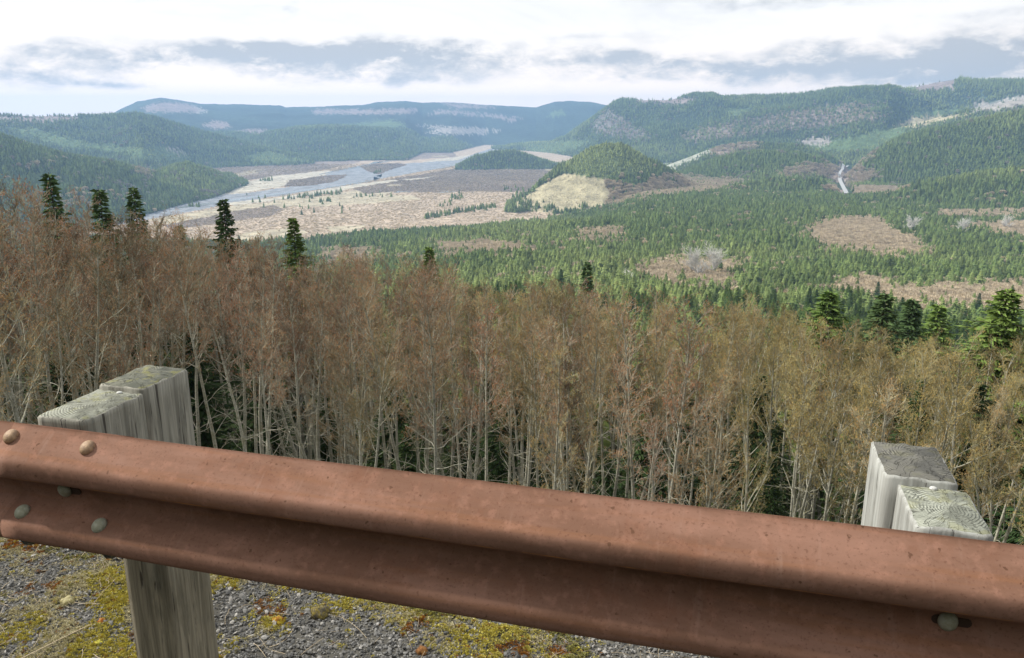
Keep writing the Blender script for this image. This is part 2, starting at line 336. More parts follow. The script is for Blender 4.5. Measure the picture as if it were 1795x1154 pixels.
FOREST_EDGE = [(-300, 403), (420, 432), (560, 429), (700, 417), (850, 409), (920, 403), (980, 384), (1060, 364), (1130, 345), (1250, 330), (3000, 330)]
PLAIN = [  # on the valley floor: (colour, brush density, polygon), later wins
 (C_TAN, .45, [(-500, 600), (-500, 240), (1200, 240), (1200, 600)]),
 (C_PBR, .7, [(330, 322), (345, 285), (420, 278), (700, 262), (790, 262), (802, 275), (700, 282), (640, 282), (560, 300), (420, 318)]),
 (C_YEL, .05, [(260, 385), (420, 360), (560, 345), (640, 330), (690, 335), (660, 348), (560, 358), (470, 366), (400, 380), (300, 395)]),
 (C_BRUSH, .9, [(612, 328), (700, 312), (800, 296), (900, 292), (1010, 296), (960, 332), (900, 337), (840, 336), (760, 338), (690, 336), (640, 340)]),
 (C_PBR, .9, [(285, 396), (400, 372), (480, 360), (500, 368), (470, 380), (380, 392), (300, 402)]),
 (C_YEL, .05, [(480, 352), (600, 342), (720, 342), (740, 350), (660, 356), (560, 362), (500, 362)]),
 (C_YEL, .05, [(570, 397), (640, 395), (625, 407), (580, 408)]), (C_YEL, .05, [(430, 408), (520, 398), (540, 410), (460, 420), (400, 422)]),
 (C_SAND, .02, [(330, 352), (376, 334), (470, 310), (575, 299), (590, 304), (545, 316), (500, 327), (430, 338), (380, 346)]),
 (C_SAND, .02, [(718, 290), (760, 280), (840, 270), (900, 262), (905, 266), (800, 283), (740, 290)]),
 (C_BED, 0, [(150, 392), (251, 360), (351, 346), (426, 339), (506, 328), (590, 315), (568, 306), (642, 288), (702, 287), (802, 281), (840, 267), (885, 254), (960, 244), (960, 250), (905, 260), (850, 276), (802, 290), (712, 306), (660, 315), (612, 324), (501, 342), (401, 358), (300, 378), (200, 396)]),
 (C_BRUSH, 1.0, [(500, 328), (507, 317), (560, 309), (608, 306), (604, 311), (585, 319), (540, 326)]),
 (C_BRUSH, 1.0, [(630, 292), (650, 288), (700, 286), (712, 290), (690, 296), (664, 306), (645, 301)]),
 (C_SAND, 0, [(398, 356), (500, 345), (560, 334), (620, 324), (690, 315), (700, 317), (620, 330), (560, 341), (480, 352), (410, 361)]),
 (C_SAND, 0, [(700, 315), (780, 308), (720, 317)]),
]
def cover(x, y, z):
    px, py = proj(x, y, z); r = np.hypot(x, y)
    jit = (fbm(x, y, 55, 3, 71) - .5) * 9 * np.clip(2600 / np.maximum(r, 1), .5, 1) * 1.4; jit2 = (fbm(x, y, 45, 3, 77) - .5) * 7 * np.clip(2600 / np.maximum(r, 1), .4, 1)
    hz = _hash(np.floor(x * 1.7), np.floor(y * 1.7), 5) - .5; hz2 = _hash(np.floor(x * 1.7), np.floor(y * 1.7), 6) - .5; wj = np.clip(900 / np.maximum(r, 1), .15, 1) * np.where(r > 1700, np.where(r < 2500, .4, 2.0), 1)
    qx = px + jit + hz * 34 * wj; qy = py + jit2 + hz2 * 20 * wj
    n = len(r); colr = np.empty((n, 3)); con = np.ones(n); ald = np.full(n, .07); light = np.zeros(n); brush = np.zeros(n)
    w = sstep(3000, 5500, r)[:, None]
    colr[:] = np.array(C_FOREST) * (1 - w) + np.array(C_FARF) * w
    # stand-to-stand variation of the forest
    v = fbm(x, y, 420, 3, 91)[:, None]; colr = colr * (0.45 + 1.1 * v)
    con = con * (1 - .12 * sstep(.55, .75, fbm(x, y, 120, 3, 95)))
    ald = np.where(fbm(x, y, 150, 3, 97) > .70, .35, .03) * np.where(r > 2600, .6, 1); con = np.where(ald > .3, .75, con)
    plain = (z < FLOOR + 2.5) & (r > 1200) & (qy < np.interp(qx, [p[0] for p in FOREST_EDGE], [p[1] for p in FOREST_EDGE])) & (px < 1140)
    con = np.where(plain, 0, con); ald = np.where(plain, 0, ald)
    for (c, b, poly) in PLAIN:
        m = plain & inpoly(px + jit * .5, py + jit2 * .35, poly); colr[m] = c; brush[m] = b
    nz = fbm(x, y * .6, 130, 4, 101); m = plain & (brush > .5)
    colr[m] = colr[m] * (0.72 + .55 * nz[m])[:, None]
    g = m & (fbm(x, y * .5, 210, 3, 105) > .74); colr[g] = np.array(C_YEL) * .8; brush[g] = .2
    for (c, dc, da, r0, r1, poly) in STANDS:
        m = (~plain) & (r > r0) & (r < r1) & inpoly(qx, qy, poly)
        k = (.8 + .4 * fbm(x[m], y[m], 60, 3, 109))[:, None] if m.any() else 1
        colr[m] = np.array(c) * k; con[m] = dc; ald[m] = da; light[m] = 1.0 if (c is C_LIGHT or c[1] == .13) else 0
    return colr, con, ald, light, brush, plain, px, py

azs = np.concatenate([np.linspace(-180, -60, 26)[:-1], np.linspace(-60, -37, 18)[:-1], np.arange(-37, 37.01, 0.077), np.linspace(37, 60, 18)[1:], np.linspace(60, 180, 26)[1:-1]])
rs = np.concatenate([np.geomspace(.3, 2.0, 6)[:-1], np.arange(2.0, 4.0, .1), np.geomspace(4.0, 60, 46)[:-1], np.geomspace(60, 1000, 60)[:-1], np.geomspace(1000, 7000, 290)[:-1], np.geomspace(7000, 10800, 42)])
A, RR = np.meshgrid(np.radians(azs), rs); GX = RR * np.sin(A); GY = RR * np.cos(A)
GZ = terrain(GX.ravel(), GY.ravel()).reshape(GX.shape)
ELC = np.maximum.accumulate((GZ - CAMZ) / RR, axis=0)
def visible(x, y, ztop):
    r = np.hypot(x, y); az = np.degrees(np.arctan2(x, y))
    i = np.clip(np.searchsorted(rs, r * .992) - 1, 0, len(rs) - 1); j = np.clip(np.searchsorted(azs, az), 0, len(azs) - 1)
    return (ztop - CAMZ) / r > ELC[i, j]
nr, na = GX.shape
V = np.stack([GX.ravel(), GY.ravel(), GZ.ravel()], 1); V = np.vstack([V, [[0, 0, 0]]])
idx = np.arange(nr * na).reshape(nr, na); nxt = np.roll(idx, -1, axis=1)
quads = np.stack([idx[:-1], nxt[:-1], nxt[1:], idx[1:]], -1).reshape(-1, 4)[:, ::-1]
fan = np.stack([np.full(na, nr * na), idx[0], nxt[0]], 1)[:, ::-1]
me = mesh_np('ground', V, [quads, fan], smooth=True)
colr, *_rest = cover(V[:, 0], V[:, 1], V[:, 2])
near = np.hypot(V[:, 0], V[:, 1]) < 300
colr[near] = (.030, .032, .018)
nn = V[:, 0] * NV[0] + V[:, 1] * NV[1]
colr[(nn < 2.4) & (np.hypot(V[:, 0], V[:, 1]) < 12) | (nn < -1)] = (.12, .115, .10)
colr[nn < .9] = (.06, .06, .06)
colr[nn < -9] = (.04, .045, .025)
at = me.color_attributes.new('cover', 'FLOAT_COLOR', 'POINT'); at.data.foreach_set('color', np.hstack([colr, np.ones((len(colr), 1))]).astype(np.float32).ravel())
def mat_ground():
    m, T, b = material('ground'); a = T.new('ShaderNodeAttribute', attribute_name='cover'); g = T.new('ShaderNodeNewGeometry')
    n1 = T.noise(g.outputs['Position'], .035, 5, .65); n2 = T.noise(g.outputs['Position'], .3, 4, .6); n3 = T.noise(g.outputs['Position'], 14, 5, .7)
    k = T.math('ADD', T.math('MULTIPLY', n1, 1.2), T.math('MULTIPLY', n2, .8)); k = T.mapr(k, .65, 1.35, .55, 1.45)
    k = T.math('MULTIPLY', k, T.mapr(n3, .3, .7, .8, 1.2))
    cc = T.new('ShaderNodeVectorMath', operation='SCALE'); T.l.new(a.outputs['Color'], cc.inputs[0]); T.put(cc.inputs['Scale'], k)
    T.l.new(cc.outputs[0], b.inputs['Base Color']); b.inputs['Roughness'].default_value = .95; b.inputs['Specular IOR Level'].default_value = .08
    bump(T, b, T.math('ADD', T.math('MULTIPLY', n1, 6.0), n2), .6, 1.5)
    return m
me.materials.append(mat_ground())
ground = tag(obj('ground', me), kind='structure')

# ------------------------------------------------------------------ haze
def build_haze():
    top = float(GZ.max()) + 25; x = 10850
    bm = bmesh.new(); bmesh.ops.create_cube(bm, size=1); me = bpy.data.meshes.new('haze')
    zb = FLOOR - 1.5
    for v in bm.verts: v.co = Vector((v.co.x * 2 * x, v.co.y * 2 * x, zb if v.co.z < 0 else top))
    bm.to_mesh(me); bm.free()
    m = bpy.data.materials.new('haze'); m.use_nodes = True; T = NT(m.node_tree); T.n.clear()
    o = T.new('ShaderNodeOutputMaterial'); v = T.new('ShaderNodeVolumePrincipled'); T.l.new(v.outputs[0], o.inputs['Volume'])
    v.inputs['Color'].default_value = (*HAZE_COLOR, 1); v.inputs['Density'].default_value = HAZE_DENSITY; v.inputs['Anisotropy'].default_value = .2
    me.materials.append(m); tag(obj('haze', me), kind='stuff')
build_haze()

# ------------------------------------------------------------------ water and road on the valley floor
def sheet(name, polys, m, lift, kind='structure'):
    bm = bmesh.new()
    for poly in polys:
        vs = []
        for (px, py) in poly:
            d = pray(px, py); k = (FLOOR + lift - CAMZ) / d[2]; vs.append(bm.verts.new((d[0] * k, d[1] * k, FLOOR + lift)))
        f = bm.faces.new(vs)
        if f.calc_area() and f.normal.z < 0: f.normal_flip()
    bmesh.ops.triangulate(bm, faces=bm.faces[:]); bmesh.ops.recalc_face_normals(bm, faces=bm.faces[:])
    me = bpy.data.meshes.new(name); bm.to_mesh(me); bm.free(); me.materials.append(m)
    return tag(obj(name, me), kind=kind)
mw, Tw, bw = material('river_water'); bw.inputs['Base Color'].default_value = (.16, .18, .19, 1); bw.inputs['Roughness'].default_value = .22; bw.inputs['Specular IOR Level'].default_value = .5
gw = Tw.new('ShaderNodeNewGeometry'); bump(Tw, bw, Tw.noise(gw.outputs['Position'], .2, 3, .6), .25, .5)
def strip(pts):
    up = [(x, y - w / 2) for x, y, w in pts]; dn = [(x, y + w / 2) for x, y, w in pts][::-1]; return up + dn
sheet('river', [strip([(300, 366, 2), (360, 358, 4), (420, 349, 3.5), (500, 338, 3), (560, 331, 3), (620, 322, 3), (655, 317, 2), (668, 312, 2.5), (655, 309, 1.5), (670, 306, 1)]),
                strip([(560, 306, 1), (600, 297, 2.5), (645, 290, 3), (660, 284, 5), (690, 281, 4), (672, 278, 1)]),
                strip([(745, 299, 1), (780, 294, 2), (810, 287, 2.5), (850, 275, 2.5), (890, 262, 3), (905, 256, 2.5)]),
                strip([(690, 338, .6), (700, 336, 3), (720, 337, .6)]), strip([(768, 338, .6), (780, 336.5, 3), (798, 337, .6)])], mw, .4)
def build_road():
    line = [(1484, 340, 12), (1478, 328, 12), (1472, 318, 11), (1469, 309, 10), (1472, 301, 9), (1479, 295, 10), (1487, 291, 8)]
    P = []
    for i, (px, py, w) in enumerate(line): P.append((hit(px, py, 1500), w))
    pts = [Vector(p) for p, _ in P]; V_, F_ = [], []; M = 12
    dense = []
    for i in range(len(pts) - 1):
        for k in range(M): t = k / M; dense.append((pts[i].lerp(pts[i + 1], t), P[i][1] * (1 - t) + P[i + 1][1] * t))
    dense.append((pts[-1], P[-1][1]))
    # smooth the centre line
    c = np.array([list(d[0]) for d in dense]); 
    for _ in range(160): c[1:-1] = .5 * c[1:-1] + .25 * (c[:-2] + c[2:])
    for i in range(len(c)):
        t = Vector(c[min(i + 1, len(c) - 1)] - c[max(i - 1, 0)]); s = Vector((t.y, -t.x, 0)).normalized() * dense[i][1] / 2
        for q in (-1, 1):
            x, y = c[i][0] + q * s.x, c[i][1] + q * s.y
            V_.append((x, y, max(c[i][2], float(terrain(np.array([x]), np.array([y]))[0])) + 1.6))
    for i in range(len(c) - 1): F_.append((2 * i, 2 * i + 1, 2 * i + 3, 2 * i + 2))
    m, T, b = material('road_concrete'); g = T.new('ShaderNodeNewGeometry')
    T.l.new(T.mix(T.noise(g.outputs['Position'], .15, 3), (.30, .31, .31), (.44, .45, .45)), b.inputs['Base Color']); b.inputs['Roughness'].default_value = .8
    tag(obj('road', mesh_np('road', V_, [np.array(F_)], [m])), kind='structure')
    return c
ROADC = build_road()

# ------------------------------------------------------------------ plant meshes
def prisms(segs, sides=3):
    """segs: (n,8) p0 p1 r0 r1 -> V,F (open prisms)"""
    S = np.asarray(segs, dtype=float); n = len(S); p0, p1, r0, r1 = S[:, :3], S[:, 3:6], S[:, 6], S[:, 7]
    d = p1 - p0; d /= np.maximum(np.linalg.norm(d, axis=1, keepdims=True), 1e-9)
    ref = np.where(np.abs(d[:, 2:3]) > .9, np.array([[1., 0, 0]]), np.array([[0., 0, 1.]]))
    a = np.cross(d, ref); a /= np.linalg.norm(a, axis=1, keepdims=True); b = np.cross(d, a)
    V = np.empty((n, 2 * sides, 3))
    for k in range(sides):
        th = 2 * math.pi * k / sides; o = a * math.cos(th) + b * math.sin(th)
        V[:, k] = p0 + o * r0[:, None]; V[:, sides + k] = p1 + o * r1[:, None]
    base = (np.arange(n) * 2 * sides)[:, None, None]
    q = np.array([[k, (k + 1) % sides, sides + (k + 1) % sides, sides + k] for k in range(sides)])[None]
    return V.reshape(-1, 3), (base + q).reshape(-1, 4)
def rot_about(v, axis, ang): return Matrix.Rotation(ang, 3, axis) @ v
def perp(v):
    a = Vector((random.gauss(0, 1), random.gauss(0, 1), random.gauss(0, 1))); p = v.cross(a)
    return p.normalized() if p.length > 1e-6 else Vector((1, 0, 0))

def bark_mat(name, c1, c2, moss=.35):
    m, T, b = material(name); g = T.new('ShaderNodeNewGeometry'); tc = T.new('ShaderNodeTexCoord'); oi = T.new('ShaderNodeObjectInfo')
    n1 = T.noise(T.vscale(tc.outputs['Object'], (1, 1, .7)), 3.0, 4, .6); n2 = T.noise(T.vscale(tc.outputs['Object'], (1, 1, 3.0)), 7.0, 4, .6)
    c = T.mix(T.mapr(n2, .35, .65), c1, c2)
    c = T.mix(T.math('MULTIPLY', T.mapr(n1, .5, .62), moss), c, (.17, .16, .045))
    c = T.mix(T.math('MULTIPLY', T.mapr(T.noise(tc.outputs['Object'], 16, 3, .6), .58, .66), .7), c, (.07, .06, .05))
    h = T.new('ShaderNodeHueSaturation'); T.put(h.inputs['Color'], c); T.put(h.inputs['Value'], T.mapr(oi.outputs['Random'], 0, 1, .8, 1.2, False))
    T.l.new(h.outputs[0], b.inputs['Base Color']); b.inputs['Roughness'].default_value = .9
    return m
def rand_mat(name, c1, c2, rough=.9, tint=False, val=(.75, 1.25), east=None):
    m, T, b = material(name); oi = T.new('ShaderNodeObjectInfo'); g = T.new('ShaderNodeNewGeometry')
    n = T.noise(g.outputs['Position'], .6, 3, .6)
    f = T.math('ADD', T.math('MULTIPLY', oi.outputs['Random'], .65), T.math('MULTIPLY', T.math('SUBTRACT', n, .32), .9), clamp=True)
    c = T.mix(f, c1, c2)
    if east:
        sx = T.new('ShaderNodeSeparateXYZ'); T.l.new(oi.outputs['Location'], sx.inputs[0])
        c = T.mix(T.mapr(T.math('ADD', sx.outputs[0], T.math('MULTIPLY', T.math('SUBTRACT', oi.outputs['Random'], .5), 22)), -8, 20), c, east)
    if tint:
        a = T.new('ShaderNodeAttribute', attribute_type='INSTANCER', attribute_name='tint')
        c = T.mix(a.outputs['Fac'], c, tint)
    h = T.new('ShaderNodeHueSaturation'); T.put(h.inputs['Color'], c)
    wn = T.new('ShaderNodeTexWhiteNoise', noise_dimensions='1D'); T.put(wn.inputs['W'], oi.outputs['Random'])
    T.put(h.inputs['Value'], T.mapr(wn.outputs[0], 0, 1, val[0], val[1], False))
    T.l.new(h.outputs[0], b.inputs['Base Color']); b.inputs['Roughness'].default_value = rough; b.inputs['Specular IOR Level'].default_value = .12
    return m
M_TRUNK = bark_mat('alder_bark', (.43, .42, .345), (.31, .30, .24))
M_TWIG = rand_mat('alder_twig', (.42, .35, .275), (.27, .26, .17), val=(.5, 1.3), east=(.34, .31, .17))
M_CATKIN = rand_mat('alder_catkin', (.44, .175, .085), (.40, .26, .13), val=(.5, 1.3), east=(.46, .34, .12))
M_SNAG = bark_mat('bleached_bark', (.80, .78, .73), (.68, .66, .62), 0)
M_CONBARK = bark_mat('conifer_bark', (.10, .075, .055), (.06, .05, .04), .2)
M_NEEDLE = rand_mat('conifer_needles', (.085, .150, .040), (.150, .215, .050))
M_NEEDLED = rand_mat('conifer_needles_dark', (.060, .105, .040), (.090, .140, .050))
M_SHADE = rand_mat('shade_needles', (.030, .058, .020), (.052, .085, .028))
M_FARCON = rand_mat('forest_needles', (.080, .125, .040), (.150, .192, .058), tint=(.24, .285, .095), val=(.55, 1.5))
M_FLUFF = rand_mat('bare_crown', (.54, .455, .32), (.47, .385, .265), tint=(.29, .25, .225))

def alder_mesh(kind, seed):
    """unit tree 12 m tall; returns trunk mesh, crown mesh"""
    random.seed(seed); H = 12.0
    lean = Vector((random.gauss(0, .03), random.gauss(0, .03), 1)).normalized()
    stems = []; nst = 1 if kind != 'multi' else random.choice((2, 3))
    seg6, segb, tw, ck = [], [], [], []
    def curve(p, d, L, n, r0, r1, wob, up=.0, store=None):
        pts = [(p.copy(), r0)]; 
        for i in range(n):
            d = (d + Vector((random.gauss(0, wob), random.gauss(0, wob), random.gauss(0, wob) + up))).normalized()
            q = p + d * (L / n); ra = r0 + (r1 - r0) * i / n; rb = r0 + (r1 - r0) * (i + 1) / n
            store.append((*p, *q, ra, rb)); p = q; pts.append((p.copy(), rb))
        return pts, d
    def twigs(pts, d0, L, cnt, depth):
        for _ in range(cnt):
            k = random.random() ** .8; i = min(int(k * (len(pts) - 1)), len(pts) - 2); t = k * (len(pts) - 1) - i
            p = pts[i][0].lerp(pts[i + 1][0], t); d = (pts[i + 1][0] - pts[i][0]).normalized()
            dd = rot_about(d, perp(d), R(random.uniform(25, 65))); dd = (dd + Vector((0, 0, .25))).normalized()
            l = L * random.uniform(.5, 1.2)
            if depth == 0:
                q = p + dd * l; bend = (dd + Vector((random.gauss(0, .25), random.gauss(0, .25), .15))).normalized(); q2 = q + bend * l * .6
                tw.append((*p, *q, .0065, .005)); tw.append((*q, *q2, .005, .003))
                for c in range(random.choice((1, 2, 3))):
                    s = random.choice((q, q2, q2, q.lerp(q2, .5))); dn = Vector((random.gauss(0, .5), random.gauss(0, .5), -random.uniform(.2, 1.2))).normalized()
                    s = s + Vector((random.gauss(0, .03), random.gauss(0, .03), random.gauss(0, .03)))
                    ck.append((*s, *(s + dn * random.uniform(.04, .08)), .0068, .006))
            else:
                sub, _d = curve(p, dd, l, 3, .011, .006, .12, .05, tw)
                twigs(sub, dd, L * .48, 4, depth - 1)
    for s in range(nst):
        d = lean if nst == 1 else (lean + Vector((random.gauss(0, .09), random.gauss(0, .09), 0))).normalized()
        h = H * (1 if s == 0 else random.uniform(.8, .95))
        pts, _ = curve(Vector((random.gauss(0, .1) * (nst > 1), random.gauss(0, .1) * (nst > 1), -.4)), d, h, 16, .105 if kind != 'big' else .125, .016, .022, .012, seg6)
        base = {'tall': .60, 'multi': .57, 'big': .45, 'low': .25}[kind]
        nb = {'tall': 20, 'multi': 12, 'big': 26, 'low': 26}[kind]
        for i in range(nb):
            k = base + (1 - base) * (i + random.random()) / nb * .97; j = min(int(k * 16), 15); t = k * 16 - j
            p = pts[j][0].lerp(pts[j + 1][0], t); rr = pts[j][1] * .42
            aa = random.uniform(0, 2 * math.pi); ang = R(random.uniform(32, 60) * (1.15 - .4 * k))
            dd = Vector((math.cos(aa) * math.sin(ang), math.sin(aa) * math.sin(ang), math.cos(ang)))
            L = (.85 + 1.75 * (1 - k) ** .7) * random.uniform(.65, 1.15) * {'tall': 1.0, 'multi': .95, 'big': 1.3, 'low': 1.15}[kind]
            bp, bd = curve(p, dd, L, 6, max(rr, .012), .007, .09, .05, segb)
            twigs(bp[1:], bd, .40, int(3 + L * 3.0), 1)
            twigs(bp[2:], bd, .24, int(4 + L * 3), 0)
        twigs(pts[12:], d, .40, 22, 1)
        for i in range(10):   # bare dead branches low on the stem
            k = random.uniform(.06, base + .05); j = int(k * 16); p = pts[j][0]; aa = random.uniform(0, 6.28); ang = R(random.uniform(50, 85))
            dd = Vector((math.cos(aa) * math.sin(ang), math.sin(aa) * math.sin(ang), math.cos(ang)))
            bp, bd = curve(p, dd, random.uniform(.6, 2.2), 5, .016, .006, .16, .05, segb)
            for q in range(4):
                a0 = bp[random.randrange(1, 5)][0]; e = rot_about(bd, perp(bd), R(45)); tw.append((*a0, *(a0 + e * random.uniform(.2, .6)), .007, .004))
    V1, F1 = prisms(seg6, 7)
    Vb, Fb = prisms(segb, 4); Vt, Ft = prisms(tw, 3); Vc, Fc = prisms(ck, 3)
    tm = mesh_np('alder_trunk', V1, [F1], [M_TRUNK], smooth=True)
    F_all = np.concatenate([Fb, Ft + len(Vb), Fc + len(Vb) + len(Vt)])
    mi = np.concatenate([np.zeros(len(Fb)), np.ones(len(Ft)), np.full(len(Fc), 2)])
    cm = mesh_np('alder_crown', np.vstack([Vb, Vt, Vc]), [F_all], [M_TRUNK, M_TWIG, M_CATKIN], mi)
    return tm, cm

def conifer_mesh(seed, mneed, dense=1.0, H=12.0, wid=2.6, droop=.25):
    random.seed(seed); segs = [(0, 0, -.5, 0, 0, H * .5, .13, .08), (0, 0, H * .5, 0, 0, H, .08, .01)]; br = []; tri = []; V = []
    NB = int(330 * dense)
    for i in range(NB):
            k = .05 + .945 * (i / NB) ** .92; z = k * H; L0 = wid * .86 * min(1, (1 - k) * 1.9) ** .9 * (.6 + .4 * min(1, k * 6)) + .02; a0 = i * 2.39996
            a = a0 + random.gauss(0, .3); L = L0 * (random.uniform(.55, 1.1) if random.random() < .8 else random.uniform(1.05, 1.4))
            up = .35 * k + max(0, k - .9) * 3 + random.gauss(0, .08) - droop * (1 - k) * .4
            p = Vector((0, 0, z + random.gauss(0, .2) * (1 - k))); d = Vector((math.cos(a), math.sin(a), up)).normalized(); n = 4
            pts = [p]
            for j in range(n):
                d = (d + Vector((0, 0, -.10 + (.12 if j > 2 else 0)))).normalized(); q = pts[-1] + d * L / n; br.append((*pts[-1], *q, .02 * (1 - j / n) + .006, .02 * (1 - (j + 1) / n) + .004)); pts.append(q)
            side = Vector((-math.sin(a), math.cos(a), 0)); m = max(5, int(L * 9))
            for j in range(m):
                t = (j + .5) / m; i0 = min(int(t * n), n - 1); c = pts[i0].lerp(pts[i0 + 1], t * n - i0)
                l = (.5 * (1 - t) + .16) * (.6 + .25 * L) * random.uniform(.7, 1.2)
                for s in (-1, 1):
                    tip = c + (side * s * .8 + d * .7).normalized() * l + Vector((0, 0, -l * random.uniform(.1, .45)))
                    w = d * (l * .13) + Vector((0, 0, random.uniform(-.06, .06)))
                    b = len(V); V += [c, c.lerp(tip, .5) + w, tip, c.lerp(tip, .5) - w]; tri.append((b, b + 1, b + 2, b + 3))
            tip = pts[-1] + d * .18; b = len(V); V += [pts[-1] - d * .2, pts[-1] + side * .07, tip, pts[-1] - side * .07]; tri.append((b, b + 1, b + 2, b + 3))
    V1, F1 = prisms(segs, 6); Vb, Fb = prisms(br, 3)
    tm = mesh_np('conifer_trunk', V1, [F1], [M_CONBARK], smooth=True)
    V = np.array([list(v) for v in V]); Fl = np.array(tri)
    cm = mesh_np('conifer_crown', np.vstack([Vb, V]), [np.concatenate([Fb, Fl + len(Vb)])], [M_CONBARK, mneed], np.concatenate([np.zeros(len(Fb)), np.ones(len(Fl))]))
    return tm, cm
def lowcon_mesh(seed, layers, spikes, mat, w=.19, trunk=False):
    """unit-height conifer of drooping spikes"""
    rg = np.random.default_rng(seed); V, F3 = [], []
    for i in range(layers):
        k = (i + .3) / layers; z = .05 + .93 * k; rad = w * (1 - k) ** .8 * rg.uniform(.85, 1.15) + .012; a0 = rg.uniform(0, 6.28)
        for j in range(spikes):
            a = a0 + 6.283 * j / spikes + rg.normal(0, .12); rr = rad * rg.uniform(.7, 1.25); da = 3.6 / spikes
            b = len(V); zt = z + .16 * (1 - k) + .03
            V += [(0, 0, zt), (rr * .72 * math.cos(a - da), rr * .72 * math.sin(a - da), z - .01), (rr * math.cos(a), rr * math.sin(a), z - .035 * rg.uniform(.4, 1.6)), (rr * .72 * math.cos(a + da), rr * .72 * math.sin(a + da), z - .01)]
            F3 += [(b, b + 1, b + 2, b + 3)]
    return mesh_np('small_conifer', V, [np.array(F3)], [mat])
def fluff_mesh(seed, n, mat, wk=1.0):
    """unit-height bare crown: fine ascending sprays of twigs in an egg-shaped volume"""
    rg = np.random.default_rng(seed); V, F3 = [], []
    for i in range(n):
        v = rg.normal(0, 1, 3); v /= np.linalg.norm(v); v *= rg.uniform(.45, 1) ** .5; c = np.array([v[0] * .36, v[1] * .36, .56 + v[2] * .40])
        out = np.array([c[0], c[1], c[2] - .15]); out /= np.linalg.norm(out); out = out + rg.normal(0, .35, 3); out /= np.linalg.norm(out)
        s = np.cross(out, rg.normal(0, 1, 3)); s /= np.linalg.norm(s); L = rg.uniform(.08, .17); w = rg.uniform(.018, .042) * wk
        b = len(V); V += [c - s * w - out * L * .4, c + s * w - out * L * .4, c + out * L]; F3.append((b, b + 1, b + 2))
    for i in range(5):
        a = rg.uniform(0, 6.28); t = np.array([.16 * math.cos(a), .16 * math.sin(a), .75]); b = len(V); V += [(-.012, 0, 0), (.012, 0, 0), tuple(t)]; F3.append((b, b + 1, b + 2))
    return mesh_np('bare_crown', V, [np.array(F3)], [mat])

ALD = [alder_mesh(k, 100 + i) for i, k in enumerate(['tall', 'tall', 'tall', 'multi', 'multi', 'big', 'low', 'low'])]
CON = [conifer_mesh(201, M_NEEDLE, 1.0), conifer_mesh(202, M_NEEDLE, 1.15, wid=3.0), conifer_mesh(203, M_NEEDLED, .85, wid=2.1), conifer_mesh(204, M_NEEDLED, .95, wid=2.5, droop=.5)]
LCON = [lowcon_mesh(300 + i, 12, 9, M_FARCON, w) for i, w in enumerate((.17, .2, .23))]
FCON = [lowcon_mesh(310 + i, 6, 6, M_FARCON, w) for i, w in enumerate((.2, .25))]
FLUF = [fluff_mesh(330 + i, 800, M_FLUFF, .6) for i in range(3)]
FFLUF = [fluff_mesh(340 + i, 220, M_FLUFF, .8) for i in range(2)]

# ------------------------------------------------------------------ scatter by geometry nodes
def scatter(name, P, rot, scl, idx, tint, protos, mats=()):
    me = mesh_pts = bpy.data.meshes.new(name); me.vertices.add(len(P)); me.vertices.foreach_set('co', np.asarray(P, dtype=np.float32).ravel())
    for nm, ty, arr in (('rot', 'FLOAT_VECTOR', rot), ('scl', 'FLOAT_VECTOR', scl)):
        a = me.attributes.new(nm, ty, 'POINT'); a.data.foreach_set('vector', np.asarray(arr, dtype=np.float32).ravel())
    a = me.attributes.new('idx', 'INT', 'POINT'); a.data.foreach_set('value', np.asarray(idx, dtype=np.int32))
    a = me.attributes.new('tint', 'FLOAT', 'POINT'); a.data.foreach_set('value', np.asarray(tint, dtype=np.float32))
    o = obj(name, me)
    ng = bpy.data.node_groups.new(name, 'GeometryNodeTree'); ng.interface.new_socket('Geometry', in_out='INPUT', socket_type='NodeSocketGeometry'); ng.interface.new_socket('Geometry', in_out='OUTPUT', socket_type='NodeSocketGeometry')
    N = ng.nodes; L = ng.links; gi = N.new('NodeGroupInput'); go = N.new('NodeGroupOutput'); j = N.new('GeometryNodeJoinGeometry')
    def attr(nm, ty):
        q = N.new('GeometryNodeInputNamedAttribute'); q.data_type = ty; q.inputs[0].default_value = nm; return q.outputs[0]
    ar, asc, ai = attr('rot', 'FLOAT_VECTOR'), attr('scl', 'FLOAT_VECTOR'), attr('idx', 'INT')
    for k, pm in enumerate(protos):
        po = bpy.data.objects.new('sample', pm)
        oi = N.new('GeometryNodeObjectInfo'); oi.inputs[0].default_value = po
        ip = N.new('GeometryNodeInstanceOnPoints'); c = N.new('FunctionNodeCompare'); c.data_type = 'INT'; c.operation = 'EQUAL'
        L.new(ai, c.inputs[2]); c.inputs[3].default_value = k
        L.new(gi.outputs[0], ip.inputs['Points']); L.new(c.outputs[0], ip.inputs['Selection']); L.new(oi.outputs['Geometry'], ip.inputs['Instance'])
        L.new(ar, ip.inputs['Rotation']); L.new(asc, ip.inputs['Scale']); L.new(ip.outputs[0], j.inputs[0])
    L.new(j.outputs[0], go.inputs[0])
    md = o.modifiers.new('scatter', 'NODES'); md.node_group = ng
    return o

def grid_pts(r0, r1, size, azlim=37.0):
    X = []; r = r0
    while r < r1:
        s = size(r); n = int(math.radians(2 * azlim) * r / s); a = np.radians(np.linspace(-azlim, azlim, n) + RNG.uniform(-.5, .5, n) * math.degrees(s / r) * .95)
        q = r + RNG.uniform(-.5, .5, n) * s * .95; X.append(np.stack([q * np.sin(a), q * np.cos(a)], 1)); r += s
    return np.vstack(X)
TOPX = [-100, 0, 100, 200, 330, 450, 600, 700, 780, 850, 1000, 1150, 1300, 1400, 1500, 1600, 1795, 1900]
TOPY = [296, 306, 345, 372, 396, 420, 448, 456, 475, 502, 508, 522, 533, 556, 586, 595, 595, 595]
def topline(px): return np.interp(px, TOPX, TOPY)

